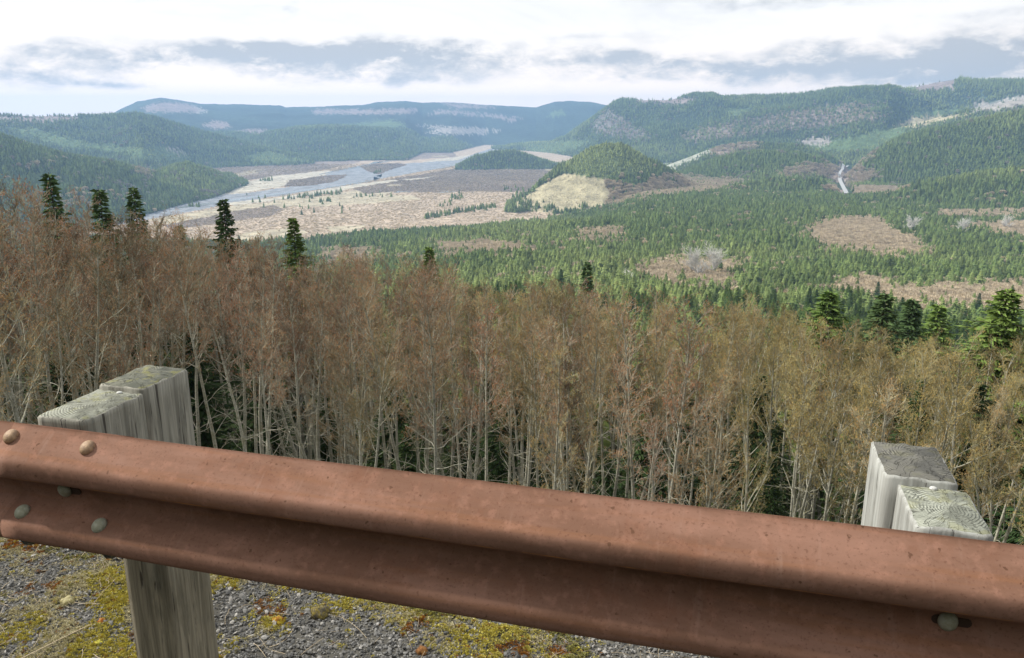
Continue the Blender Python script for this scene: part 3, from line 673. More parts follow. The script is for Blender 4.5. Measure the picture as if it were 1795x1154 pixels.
# ---- hills and bench: forest from 62 m outwards
G = grid_pts(62, 2650, lambda r: 5.1 + max(0.0, r - 900) / 900)
G2 = grid_pts(2650, 6300, lambda r: r / 370.0)
GA = np.vstack([G, G2]); gx, gy = GA[:, 0], GA[:, 1]; gz = terrain(gx, gy); gr = np.hypot(gx, gy)
colr, con, ald, light, brush, plain, ppx, ppy = cover(gx, gy, gz)
vis = visible(gx, gy, gz + 26)
nearroad = np.zeros(len(gx), dtype=bool)
for c in ROADC[::4]: nearroad |= (np.hypot(gx - c[0], gy - c[1]) < 26) | ((np.abs(gx - c[0] * gr / np.hypot(c[0], c[1])) < 16) & (gr < np.hypot(c[0], c[1])) & (gr > np.hypot(c[0], c[1]) - 160))
keep = vis & ~nearroad
u = RNG.uniform(0, 1, len(gx))
is_con = keep & (u < con); u2 = RNG.uniform(0, 1, len(gx)); is_ald = keep & ~is_con & (u2 < ald) 
# alders in mixed stands replace conifers here and there
swap = is_con & (u2 < np.minimum(ald, .5) * .5); is_con &= ~swap; is_ald |= swap
hgt = np.where(gr < 2650, np.clip(RNG.normal(13.0, 3.0, len(gx)), 6, 21), np.maximum(14, gr / 370 * 1.4) * RNG.uniform(.75, 1.2, len(gx)))
hgt = hgt * (0.6 + .8 * fbm(gx, gy, 90, 3, 131)); hgt = np.where(light > 0, hgt * .6, hgt); hgt = np.where((gr < 300), hgt * .85, hgt)
size_f = np.where(gr < 2650, 1.0, np.maximum(1.0, gr / 300 / 9 ))
wfac = RNG.uniform(.85, 1.25, len(gx)) * np.where(gr > 2650, 1.5, 1.55)
lit = np.clip(light * .9 + sstep(.5, .75, fbm(gx, gy, 320, 3, 137)) * .5 + RNG.normal(0, .08, len(gx)), 0, 1)
tipy = proj(gx, gy, gz + hgt)[1]
def region(px, places, lab, grp):
    for t, lim in places:
        if px < lim: return lab + t, grp + t
def build_forest():
    seen = is_con & (tipy < topline(ppx) + 4) & (np.abs(ppx - 897) < 960)
    order = np.argsort(np.where(seen, gr / hgt, 1e9)); first = order[:285]
    single = np.zeros(len(gx), dtype=bool); single[first] = True
    m = is_con & ~single & (gr < 2650); n = m.sum()
    rot = np.stack([np.zeros(n), np.zeros(n), RNG.uniform(0, 6.28, n)], 1); s = hgt[m]
    o = scatter('conifer_forest', np.stack([gx[m], gy[m], gz[m] - .3], 1), rot, np.stack([s * wfac[m], s * wfac[m], s], 1), RNG.integers(0, 3, n), lit[m], LCON)
    tag(o, 'dense young evergreen forest covering the bench and nearer hills', kind='stuff')
    m = is_con & (gr >= 2650); n2 = m.sum(); rot = np.stack([np.zeros(n2), np.zeros(n2), RNG.uniform(0, 6.28, n2)], 1); s = hgt[m]
    o = scatter('far_forest', np.stack([gx[m], gy[m], gz[m] - .5], 1), rot, np.stack([s * wfac[m], s * wfac[m], s], 1), RNG.integers(0, 2, n2), lit[m], FCON)
    tag(o, 'hazy evergreen forest on the far slopes of the valley', kind='stuff')
    m = is_ald & (gr < 2400); n3 = m.sum(); rot = np.stack([np.zeros(n3), np.zeros(n3), RNG.uniform(0, 6.28, n3)], 1); s = np.minimum(hgt[m], 12) * .95
    o = scatter('bare_alder_wood', np.stack([gx[m], gy[m], gz[m] - .3], 1), rot, np.stack([s * wfac[m] * .95, s * wfac[m] * .95, s], 1), RNG.integers(0, 3, n3), RNG.uniform(0, .3, n3), FLUF)
    tag(o, 'brown leafless alder thickets between the evergreens on the bench', kind='stuff')
    m = is_ald & (gr >= 2400); n4 = m.sum(); rot = np.stack([np.zeros(n4), np.zeros(n4), RNG.uniform(0, 6.28, n4)], 1); s = np.minimum(hgt[m], 14) * .9
    o = scatter('distant_bare_wood', np.stack([gx[m], gy[m], gz[m] - .3], 1), rot, np.stack([s * wfac[m], s * wfac[m], s], 1), RNG.integers(0, 2, n4), np.clip(1.1 - (colr[m][:, 0] - .12) / .14, 0, 1), FFLUF)
    tag(o, 'grey brown leafless woods on the distant slopes', kind='stuff')
    P = grid_pts(1850, 2600, lambda r: 5.0, 12); x, y = P[:, 0], P[:, 1]; z = terrain(x, y); px_, py_ = proj(x, y, z)
    k = inpoly(px_, py_, [(905, 352), (985, 304), (1068, 316), (1064, 362), (960, 374)]) & (RNG.uniform(0, 1, len(x)) < .35 + .5 * (fbm(x, y, 40, 3, 151) - .5)); nk = int(k.sum()); s5 = RNG.uniform(.8, 2.6, nk)
    o = scatter('clear_cut_slash', np.stack([x[k], y[k], z[k] - .4], 1), np.stack([np.zeros(nk), np.zeros(nk), RNG.uniform(0, 6.28, nk)], 1), np.stack([s5 * 1.8, s5 * 1.8, s5], 1), RNG.integers(0, 2, nk), RNG.uniform(.2, 1, nk), FFLUF)
    tag(o, 'low slash and stumps scattered over the yellow clear cut slope of the knoll', kind='stuff')
    print('scatter', n, n2, n3, n4, nk)
    # the evergreens that show largest
    for q, i in enumerate(first):
        r = gr[i]; hh = hgt[i]; t = empty('conifer', (gx[i], gy[i], gz[i] - .2), random.uniform(0, 6.28))
        v = CON[random.choice((0, 0, 1, 1, 2, 3))]; s = hh / 12; t.scale = (s * 1.15, s * 1.15, s)
        obj('trunk', v[0], t); obj('crown', v[1], t)
        lg = region(ppx[i], (('left of the yellow clear cut slope', 900), ('below the yellow clear cut slope', 1080), ('around the bleached bare trees', 1330), ('between the brown alder patches', 1620), ('at the right edge', 9999)), 'young green conifer behind the bare alders ', 'young conifers behind the alders '); tag(t, lg[0], 'conifer', lg[1])
build_forest()
def build_brush():
    P = grid_pts(1550, 4300, lambda r: r / 330.0); x, y = P[:, 0], P[:, 1]; z = terrain(x, y)
    c, cn, al, li, br, pl, px_, py_ = cover(x, y, z); u = RNG.uniform(0, 1, len(x)); k = pl & (u < br * .95) & visible(x, y, z + 10)
    x, y, z = x[k], y[k], z[k]; c = c[k]; r = np.hypot(x, y); n = len(x); s = np.maximum(6, r / 330 * .95) * RNG.uniform(.22, .42, n) * (.6 + .7 * fbm(x, y, 160, 3, 141))
    tint = np.clip(1 - (c[:, 0] - .14) / .16, 0, 1)
    o = scatter('valley_brush', np.stack([x, y, z - .4], 1), np.stack([np.zeros(n), np.zeros(n), RNG.uniform(0, 6.28, n)], 1), np.stack([s * 3.4, s * 3.4, s], 1), RNG.integers(0, 2, n), tint, FFLUF)
    tag(o, 'low bare brush covering the flat valley floor beside the river', kind='stuff'); print('brush', n)
build_brush()
def valley_conifers():
    """rows and specks of dark conifers on the flats"""
    spots = []
    def row(x0, y0, x1, y1, n, jy=2.0):
        for i in range(n): t = random.random(); spots.append((x0 + (x1 - x0) * t, y0 + (y1 - y0) * t + random.gauss(0, jy)))
    random.seed(5)
    row(745, 383, 868, 362, 110, 1.6); row(495, 350, 600, 338, 60, 1.5); row(560, 354, 580, 352, 14, 1.5); row(790, 348, 815, 345, 16, 3); row(770, 358, 800, 352, 8, 3)
    row(455, 317, 482, 316, 12, .8); row(655, 304, 668, 302, 14, .8); row(620, 345, 690, 342, 14, 2); row(897, 352, 975, 372, 75, 5); row(905, 345, 915, 360, 22, 4)
    row(1000, 366, 1030, 362, 9, 1.5); row(420, 352, 620, 368, 22, 6); row(880, 332, 930, 338, 16, 3); row(330, 362, 350, 362, 8, 1)
    P = np.array([hit(a, b, 1400) for a, b in spots]); r = np.hypot(P[:, 0], P[:, 1]); n = len(P); s = RNG.uniform(9, 17, n); s[r > 3000] *= 1.1
    o = scatter('valley_conifers', P - np.array([0, 0, .3]), np.stack([np.zeros(n), np.zeros(n), RNG.uniform(0, 6.28, n)], 1), np.stack([s * 1.3, s * 1.3, s], 1), RNG.integers(0, 3, n), RNG.uniform(0, .3, n), LCON)
    tag(o, 'lines and specks of dark conifers on the flat valley floor', kind='stuff')
valley_conifers()

# ------------------------------------------------------------------ bare alders in front of the guardrail
def alder_at(x, y, z, h, v, rz, label, group, tilt=(0, 0)):
    t = empty('alder', (x, y, z), rz); s = h / 12.0; t.scale = (s * 1.0, s * 1.0, s); t.rotation_euler = (tilt[0], tilt[1], rz)
    obj('trunk', ALD[v][0], t); obj('crown', ALD[v][1], t); tag(t, label, 'tree', group); return t
def polar(px, r, py=500):
    a = math.radians(azel(px, py)[0]); return r * math.sin(a), r * math.cos(a)
def tz(x, y): return float(terrain(np.array([x]), np.array([y]))[0])
def ztip(px, py, r): return CAMZ + r * math.tan(azel(px, py)[1])
SPECIAL = [ # px, tip y, distance, variant, label
 (1165, 522, 34, 5, 'orange brown alder with a straight dark stem and rounded crown, right of centre'),
 (958, 590, 22, 6, 'spreading leafless alder with low crossing branches just beyond the middle of the guardrail'),
 (1225, 690, 18.5, 7, 'short yellow brown alder with many catkins close beyond the guardrail'),
 (568, 520, 24, 3, 'pale alder with several stems rising from one base, left of centre'),
 (1480, 590, 27, 5, 'yellow brown alder standing directly below the bright green conifer'),
 (1140, 720, 17.5, 7, 'smallest alder with pale twigs right beyond the rail near the centre'),
 (425, 430, 30, 5, 'broad red brown alder below the lone dark conifer by the river'),
 (1720, 610, 24, 5, 'alder with forked stem above the right wooden post'),
 (1590, 640, 21, 4, 'leaning alder directly behind the right wooden post'),
 (70, 560, 19, 3, 'many stemmed alder just left of the left wooden post')]
random.seed(9)
def build_alders():
    random.seed(9)
    for (px, ty, r, v, lab) in SPECIAL:
        x, y = polar(px, r, ty); z = tz(x, y); alder_at(x, y, z - .2, max(6, ztip(px, ty, r) - z), v, random.uniform(0, 6.28), lab, None)
    P = grid_pts(21, 66, lambda r: 2.15 + r * .006, 38); random.shuffle(list(P)); n = 0; rest = []
    P = P[np.argsort(np.hypot(P[:, 0], P[:, 1]))]
    nz = terrain(P[:, 0], P[:, 1])
    for (x, y), z in zip(P, nz):
        r = math.hypot(x, y)
        if random.random() < .26: continue
        px, py = proj(np.array([x]), np.array([y]), np.array([z + 10.])); px = float(px[0])
        tl = float(topline(px)); far = min(1, max(0, (r - 20) / 26))
        ty = tl + (1 - far) * (random.random() ** 1.5 * 190 + 5) + far * (random.random() ** 1.4 * 55 - 8)
        if r > 44: ty = tl + random.random() ** 1.5 * 40 - 6
        h = ztip(px, ty, r) - z
        h = min(17.5, max(7, h))
        v = random.choice((0, 1, 2, 3, 4) if r > 23 and random.random() < .9 else (0, 1, 2, 3, 4, 3, 4, 0, 5, 6, 7))
        if px > 1250 and random.random() < .25: v = random.choice((5, 6, 7))
        if n < 300 - len(SPECIAL) - 1:
            alder_at(x, y, z - .2, h, v, random.uniform(0, 6.28), *region(px, (('left of the left wooden post', 60), ('above the left wooden post', 340), ('right of the left wooden post', 640), ('beyond the middle of the guardrail', 1150), ('left of the right wooden post', 1500), ('above the right wooden post', 9999)), 'slender leafless alder with brown catkins in the dense stand ', 'slender bare alders in the stand '),
                     (random.gauss(0, .035), random.gauss(0, .035))); n += 1
        else: rest.append((x, y, z - .2, h, v))
    Rr = np.array(rest); s = Rr[:, 3] / 12; m = len(Rr)
    protos = []
    for tmesh, cmesh in ALD:
        bm = bmesh.new(); bm.from_mesh(tmesh)
        k = bpy.data.meshes.new('alder'); 
        vt = np.empty(len(tmesh.vertices) * 3, dtype=np.float32); tmesh.vertices.foreach_get('co', vt); vc = np.empty(len(cmesh.vertices) * 3, dtype=np.float32); cmesh.vertices.foreach_get('co', vc)
        ft = np.empty(len(tmesh.loops), dtype=np.int32); tmesh.loops.foreach_get('vertex_index', ft); fc = np.empty(len(cmesh.loops), dtype=np.int32); cmesh.loops.foreach_get('vertex_index', fc)
        mi = np.empty(len(cmesh.polygons), dtype=np.int32); cmesh.polygons.foreach_get('material_index', mi); bm.free()
        protos.append(mesh_np('alder', np.vstack([vt.reshape(-1, 3), vc.reshape(-1, 3)]), [np.concatenate([ft.reshape(-1, 4), fc.reshape(-1, 4) + len(vt) // 3])], [M_TRUNK, M_TWIG, M_CATKIN], np.concatenate([np.zeros(len(ft) // 4), mi])))
    o = scatter('alder_thicket', Rr[:, :3], np.stack([RNG.normal(0, .03, m), RNG.normal(0, .03, m), RNG.uniform(0, 6.28, m)], 1), np.stack([s, s, s], 1), Rr[:, 4].astype(int), np.zeros(m), protos)
    tag(o, 'dense backdrop of more leafless alders behind the front rows', kind='stuff'); print('alders', n, m)
    # alder reaching in at the left edge
    x, y = polar(-28, 7.6, 300); z = tz(x, y)
    alder_at(x, y, z - .2, ztip(0, 225, 7.6) - z, 6, 1.0, 'close alder reaching in at the left edge with hanging red brown catkins', None)
    # conifers that stand out
    C = [(232, 322, 60, 2, 'dark ragged conifer left of the lone river conifer, top against the river'),
         (390, 344, 62, 3, 'lone dark conifer in front of the pale river bend'),
         (513, 376, 66, 0, 'small green conifer tip right of the lone dark conifer'),
         (84, 296, 55, 2, 'thin dark conifer beside the close catkin branches at the left edge'),
         (172, 325, 56, 3, 'dark green conifer between the left edge and the ragged one'),
         (312, 388, 60, 2, 'tiny conifer tip between the two dark conifers'),
         (752, 428, 75, 0, 'bright green conifer above the alders left of centre'),
         (1455, 505, 62, 1, 'large bright green conifer right of centre above the alders'),
         (1553, 510, 62, 3, 'dark green conifer beside the large bright one'),
         (1602, 520, 72, 2, 'thin dark conifer between two greener ones on the right'),
         (1648, 530, 85, 0, 'slim pale green conifer in front of the brown alder patch'),
         (1768, 500, 50, 1, 'tall green conifer at the right edge'),
         (1030, 455, 90, 2, 'green conifer rising behind the alders at the centre')]
    for px, ty, r, v, lab in C:
        x, y = polar(px, r, ty); z = tz(x, y); h = ztip(px, ty, r) - z; t = empty('conifer', (x, y, z - .2), random.uniform(0, 6.28)); s = h / 12
        t.scale = (s * .75, s * .75, s); k = 1.35 if px > 1300 else .85; t.scale = (s * k, s * k, s); obj('trunk', CON[v][0], t); obj('crown', CON[v][1], t); tag(t, lab, 'conifer')
    # dark evergreens in the shade under the alders
    P = grid_pts(33, 80, lambda r: 4.4, 38); zz = terrain(P[:, 0], P[:, 1]); pts = []
    for (x, y), z in zip(P, zz):
        r = math.hypot(x, y)
        if random.random() < .35: continue
        px, _ = proj(np.array([x]), np.array([y]), np.array([z + 6.])); tl = float(topline(px[0]))
        h = min(random.uniform(4.5, 10.5) + (3 if px[0] > 1200 and random.random() < .5 else 0), ztip(float(px[0]), tl + (150 if px[0] < 1200 else 60), r) - z)
        if h > 2: pts.append((x, y, z - .2, h))
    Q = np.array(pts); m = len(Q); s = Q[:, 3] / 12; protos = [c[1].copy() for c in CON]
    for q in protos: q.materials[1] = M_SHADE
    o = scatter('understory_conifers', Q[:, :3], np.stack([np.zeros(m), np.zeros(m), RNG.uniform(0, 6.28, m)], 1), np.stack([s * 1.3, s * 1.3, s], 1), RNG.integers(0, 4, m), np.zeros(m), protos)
    tag(o, 'dark evergreen undergrowth in the shade between the alder stems', kind='stuff')
    # bleached snags out on the bench
    SN = [(1222, 448, 498, 'white bleached bare tree in the middle of the evergreen bench'), (1252, 440, 492, 'taller bleached bare tree on the right of the pair in the bench'),
          (1588, 384, 414, 'pale bare tree at the right end of the largest brown alder patch'), (1680, 390, 420, 'wide white bare tree left of the brown patch at the right edge'),
          (1762, 384, 408, 'small pale bare tree in front of the rightmost brown patch'), (1108, 484, 510, 'short grey bare tree left of the bleached pair')]
    for px, ty, by, lab in SN:
        x, y, z = hit(px, by, 200); r = math.hypot(x, y); h = ztip(px, ty, r) - z; t = empty('bare_tree', (x, y, z - .3), random.uniform(0, 6)); s = h / 12
        t.scale = (s * 1.0, s * 1.0, s); a = SNAG[random.randrange(2)]; obj('trunk', a[0], t); obj('branches', a[1], t); tag(t, lab, 'tree')
def snag_mesh(seed):
    random.seed(seed); a, b = [], []
    def br(p, d, L, r, n, dep):
        for i in range(n):
            d = (d + Vector((random.gauss(0, .13), random.gauss(0, .13), .06))).normalized(); q = p + d * L / n; (a if dep == 0 else b).append((*p, *q, r * (1 - .8 * i / n), r * (1 - .8 * (i + 1) / n)))
            if dep < 3 and (dep > 0 or i > 1):
                for _ in range((3, 3, 2)[dep]): br(q, rot_about(d, perp(d), R(random.uniform(25, 50))), L * random.uniform(.35, .5), r * .62 * (1 - .5 * i / n), 4, dep + 1)
            p = q
    br(Vector((0, 0, -.3)), Vector((0, 0, 1)), 12, .42, 8, 0)
    V1, F1 = prisms(a, 5); V2, F2 = prisms(b, 3)
    return mesh_np('snag_trunk', V1, [F1], [M_SNAG]), mesh_np('snag_branches', V2, [F2], [M_SNAG])
SNAG = [snag_mesh(1), snag_mesh(2)]
build_alders()

# ------------------------------------------------------------------ guardrail
ZTOP = 0.705; NCREST = 1.30
def rust_mat():
    m, T, b = material('rusted_steel'); tc = T.new('ShaderNodeTexCoord'); v = tc.outputs['Object']
    n1 = T.noise(T.vscale(v, (1.2, 4, 4)), 2.2, 6, .6, .3); n2 = T.noise(v, 38, 4, .65); n3 = T.noise(v, 160, 3, .6); n4 = T.noise(T.vscale(v, (.5, 12, 12)), 3, 4, .6)
    c = T.mix(T.mapr(n1, .35, .65), (.268, .148, .106), (.182, .097, .065))
    c = T.mix(T.math('MULTIPLY', T.mapr(n4, .5, .75), .55), c, (.24, .11, .055))
    c = T.mix(T.math('MULTIPLY', T.mapr(n2, .48, .7), .35), c, (.37, .20, .145)); c = T.mix(T.math('MULTIPLY', T.mapr(T.noise(v, 9, 6, .7), .52, .68), .4), c, (.19, .085, .05)); c = T.mix(T.math('MULTIPLY', T.mapr(T.noise(T.vscale(v, (9, 1, 1)), 5, 5, .65), .58, .72), .2), c, (.36, .24, .19))
    c = T.mix(T.math('MULTIPLY', T.mapr(n3, .54, .72), .6), c, (.13, .062, .042))
    c = T.mix(T.math('MULTIPLY', T.mapr(T.noise(v, 55, 2, .5), .70, .74), .75), c, (.10, .05, .03))
    vz = T.new('ShaderNodeSeparateXYZ'); T.l.new(v, vz.inputs[0])
    # thin orange rust thread along the first fold
    zl = T.math('ADD', vz.outputs[2], T.math('MULTIPLY', T.math('SUBTRACT', T.noise(T.vscale(v, (1, 0, 0)), 5, 4, .7), .5), .012))
    line = T.math('MULTIPLY', T.mapr(T.math('ABSOLUTE', T.math('SUBTRACT', zl, -.100)), .0006, .0022, 1, 0), T.mapr(T.noise(T.vscale(v, (1, 0, 0)), 9, 3, .6), .42, .6))
    c = T.mix(T.math('MULTIPLY', line, .8), c, (.55, .24, .06))
    T.l.new(c, b.inputs['Base Color']); T.put(b.inputs['Roughness'], T.mapr(n2, .3, .7, .78, .95)); b.inputs['Specular IOR Level'].default_value = .14
    bump(T, b, T.math('ADD', T.math('MULTIPLY', n2, .5), T.math('MULTIPLY', n3, .5)), .35, .0015)
    return m
M_RUST = rust_mat()
PROFILE = [(0, .081), (-.005, .0785), (-.050, .014), (-.058, .003), (-.075, 0), (-.092, .002), (-.104, .010), (-.134, .066), (-.144, .0745), (-.156, .076),
           (-.168, .0745), (-.178, .066), (-.206, .010), (-.218, .002), (-.236, 0), (-.253, .003), (-.262, .014), (-.306, .0785), (-.312, .081)]
def chaikin(p, n):
    for _ in range(n):
        q = [p[0]]
        for a, b in zip(p[:-1], p[1:]): q += [(a[0] * .75 + b[0] * .25, a[1] * .75 + b[1] * .25), (a[0] * .25 + b[0] * .75, a[1] * .25 + b[1] * .75)]
        p = q + [p[-1]]
    return p
PR = chaikin(PROFILE, 2)
RAILROT = -AZN
def beam(s0, s1, off, name, parent):
    xs = np.linspace(s0, s1, int((s1 - s0) / .05) + 2); V_ = []; th = .0032
    for x in xs:
        wob = .0012 * math.sin(x * 3.1 + off * 100) + .0008 * math.sin(x * 7.7)
        for (z, n) in PR: V_.append((x, n + off + wob, z + wob * .5))
    # back surface offset along profile normal
    k = len(PR); nv = []
    for i in range(k):
        a = PR[max(i - 1, 0)]; b_ = PR[min(i + 1, k - 1)]; dz, dn = b_[0] - a[0], b_[1] - a[1]; l = math.hypot(dz, dn); nv.append((-dn / l * -1 if False else dn / l, -dz / l))
    for x in xs:
        wob = .0012 * math.sin(x * 3.1 + off * 100) + .0008 * math.sin(x * 7.7)
        for (z, n), (az_, an) in zip(PR, nv): V_.append((x, n + off + wob + an * th, z + wob * .5 + az_ * th))
    nx = len(xs); B = nx * k; Fq = []
    for i in range(nx - 1):
        for j in range(k - 1):
            a = i * k + j; Fq.append((a, a + 1, a + k + 1, a + k)); a += B; Fq.append((a, a + k, a + k + 1, a + 1))
        a = i * k; Fq.append((a, a + k, a + k + B, a + B)); a = i * k + k - 1; Fq.append((a, a + B, a + k + B, a + k))
    for i in (0, nx - 1):
        for j in range(k - 1):
            a = i * k + j; Fq.append((a, a + B, a + 1 + B, a + 1) if i == 0 else (a, a + 1, a + 1 + B, a + B))
    me = mesh_np(name, V_, [np.array(Fq)], [M_RUST], smooth=True)
    return obj(name, me, parent, (0, NCREST, ZTOP))
rail = empty('guardrail', (0, 0, 0), RAILROT)
tag(rail, 'rust brown steel guardrail on grey wooden posts across the foreground', 'guardrail')
BEAM_R = beam(-1.575, 4.2, 0.0, 'rail_beam', rail)
BEAM_L = beam(-5.0, -1.25, 0.0045, 'rail_beam', rail)
def sN(px, py):
    d = pray(px, py); return np.array([d[0] * TV[0] + d[1] * TV[1], d[0] * NV[0] + d[1] * NV[1], d[2]])
def on_rail(px, py):
    """point of the rail face under a pixel, with its slope"""
    d = sN(px, py); best = None
    for (a, b_) in zip(PR[:-1], PR[1:]):
        z0, n0, z1, n1 = ZTOP + a[0], NCREST + a[1], ZTOP + b_[0], NCREST + b_[1]
        # n = k d1 ; z = CAMZ + k d2
        den = (d[2] * (n1 - n0) - d[1] * (z1 - z0)); 
        if abs(den) < 1e-9: continue
        # n0 + t dn = k d1 ; z0 + t dz = CAMZ + k d2
        t = (d[1] * (z0 - CAMZ) - d[2] * n0) / den; k = (n0 + t * (n1 - n0)) / d[1]
        if -1e-6 <= t <= 1 + 1e-6 and (best is None or k < best[0]):
            best = (k, k * d[0], n0 + t * (n1 - n0), z0 + t * (z1 - z0), (z1 - z0), (n1 - n0))
    k, s, n, z, dz, dn = best; nor = Vector((0, dz, -dn)); nor = nor if nor.y < 0 else -nor
    return Vector((s, n, z)), nor.normalized()
def dome(name, r, h, m, seed, oval=1.0):
    bm = bmesh.new(); rings = 6; seg = 20; vs = []
    for i in range(rings + 1):
        a = (math.pi / 2) * i / rings; rr = r * math.cos(a) ** .8 if i < rings else 0; z = h * math.sin(a)
        if i == rings: vs.append([bm.verts.new((0, 0, h))])
        else: vs.append([bm.verts.new((rr * oval * math.cos(2 * math.pi * j / seg), rr * math.sin(2 * math.pi * j / seg), z)) for j in range(seg)])
    low = [bm.verts.new((r * .96 * oval * math.cos(2 * math.pi * j / seg), r * .96 * math.sin(2 * math.pi * j / seg), -.003)) for j in range(seg)]
    for j in range(seg):
        bm.faces.new((low[j], low[(j + 1) % seg], vs[0][(j + 1) % seg], vs[0][j]))
        for i in range(rings - 1): bm.faces.new((vs[i][j], vs[i][(j + 1) % seg], vs[i + 1][(j + 1) % seg], vs[i + 1][j]))
        bm.faces.new((vs[rings - 1][j], vs[rings - 1][(j + 1) % seg], vs[rings][0]))
    for f in bm.faces: f.smooth = True
    me = bpy.data.meshes.new(name); bm.to_mesh(me); bm.free(); me.materials.append(m); return me
def bolt_mat(name, c1, c2):
    m, T, b = material(name); tc = T.new('ShaderNodeTexCoord'); n = T.noise(tc.outputs['Object'], 60, 5, .65); n2 = T.noise(tc.outputs['Object'], 350, 2)
    T.l.new(T.mix(T.mapr(n, .38, .62), c1, c2), b.inputs['Base Color']); b.inputs['Roughness'].default_value = .62; b.inputs['Metallic'].default_value = .1; b.inputs['Specular IOR Level'].default_value = .5; bump(T, b, T.math('ADD', n2, n), .5, .0015); return m
M_B1 = bolt_mat('bolt_rust', (.36, .24, .14), (.22, .14, .085)); M_B2 = bolt_mat('bolt_zinc', (.27, .27, .19), (.36, .37, .29))
M_DARK = material('slot_shadow')[0]; M_DARK.node_tree.nodes['Principled BSDF'].inputs['Base Color'].default_value = (.05, .03, .02, 1)
def put_bolt(px, py, m, r=.0165, h=.013, lab=None):
    p, n = on_rail(px, py); me = dome('bolt', r, h, m, 1, 1.12); o = obj('bolt', me, BEAM_R); o.location = p - Vector((0, NCREST, ZTOP)) + n * .001
    o.rotation_euler = n.to_track_quat('Z', 'X').to_euler()
    if lab: o['label'] = lab
    return p, n
for (px, py, m, lab) in ((20, 766, M_B1, 'tan bolt head at the left end of the top fold'), (154, 786, M_B1, 'tan bolt head above the left post'), (40, 898, M_B2, 'grey green bolt head at the left end of the lower fold'), (175, 922, M_B2, 'grey green bolt head on the lower fold')):
    put_bolt(px, py, m, lab=lab)
def slot(px, py, w):
    p, n = on_rail(px, py); bm = bmesh.new(); seg = 12; top = []
    for j in range(seg): a = 2 * math.pi * (j + .5) / seg; top.append(bm.verts.new(((w - .0085) * (1 if math.cos(a) > 0 else -1) + .0085 * math.cos(a), .0085 * math.sin(a), 0)))
    bot = [bm.verts.new((v.co.x, v.co.y, -.003)) for v in top]; bm.faces.new(bot)
    for j in range(seg): bm.faces.new((top[j], top[(j + 1) % seg], bot[(j + 1) % seg], bot[j]))
    bm.faces.new(top)
    me = bpy.data.meshes.new('bolt_slot'); bm.to_mesh(me); bm.free(); me.materials.append(M_DARK); o = obj('bolt_slot', me, BEAM_R); o.location = p - Vector((0, NCREST, ZTOP)) + n * .0012
    x = Vector((1, 0, 0)); y = n.cross(x).normalized(); M = Matrix((x, y, n)).transposed(); o.rotation_euler = M.to_euler()
put_bolt(115, 858, M_B2, lab='grey green post bolt in the valley of the rail, left'); put_bolt(1661, 1088, M_B2, lab='grey green post bolt in the valley of the rail, right')
slot(130, 861, .019); slot(1668, 1089, .032)
# nuts under the lower fold
M_NUT = bolt_mat('dark_nut', (.05, .05, .04), (.09, .08, .06))
for px in (45, 188):
    d = sN(px, 955 + (px - 45) * .17); k = (NCREST + .045) / d[1]; bm = bmesh.new(); bmesh.ops.create_cone(bm, cap_ends=True, segments=6, radius1=.018, radius2=.018, depth=.022)
    me = bpy.data.meshes.new('nut'); bm.to_mesh(me); bm.free(); me.materials.append(M_NUT); o = obj('nut', me, BEAM_R); o.location = (k * d[0], .060, -.280); o.rotation_euler = (R(60), 0, 0)

# ---- wooden posts
def wood_mat(name, c1, c2, crack=.5, moss=.0, pale=0.0):
    m, T, b = material(name); tc = T.new('ShaderNodeTexCoord'); v = tc.outputs['Object']
    g = T.noise(T.vscale(v, (26, 26, 1.1)), 2.4, 6, .65, .6); g2 = T.noise(T.vscale(v, (60, 60, 2.2)), 3, 4, .6); blot = T.noise(T.vscale(v, (1, 1, .35)), 14, 4, .6)
    ck = T.noise(T.vscale(v, (34, 34, 1.6), (3, 1, 7)), 3.2, 3, .55, .8)
    c = T.mix(T.mapr(g, .32, .68), c2, c1); c = T.mix(T.math('MULTIPLY', T.mapr(blot, .52, .7), .5), c, (c2[0] * .6, c2[1] * .62, c2[2] * .6))
    crk = T.mapr(ck, .62, .68); c = T.mix(T.math('MULTIPLY', crk, crack), c, (.05, .045, .04)); c = T.mix(T.math('MULTIPLY', T.mapr(g2, .6, .75), .35), c, (.16, .13, .10))
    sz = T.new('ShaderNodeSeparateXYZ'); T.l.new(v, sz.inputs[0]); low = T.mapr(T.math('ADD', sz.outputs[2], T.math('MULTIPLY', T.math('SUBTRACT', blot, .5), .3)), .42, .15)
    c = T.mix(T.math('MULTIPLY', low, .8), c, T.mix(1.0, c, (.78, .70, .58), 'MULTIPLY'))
    if moss: c = T.mix(T.math('MULTIPLY', T.mapr(T.noise(v, 9, 3), .52, .66), moss), c, (.20, .22, .10))
    T.l.new(c, b.inputs['Base Color']); b.inputs['Roughness'].default_value = .9
    bump(T, b, T.math('SUBTRACT', T.math('ADD', g, T.math('MULTIPLY', g2, .4)), T.math('MULTIPLY', crk, 1.6)), .6, .003)
    return m
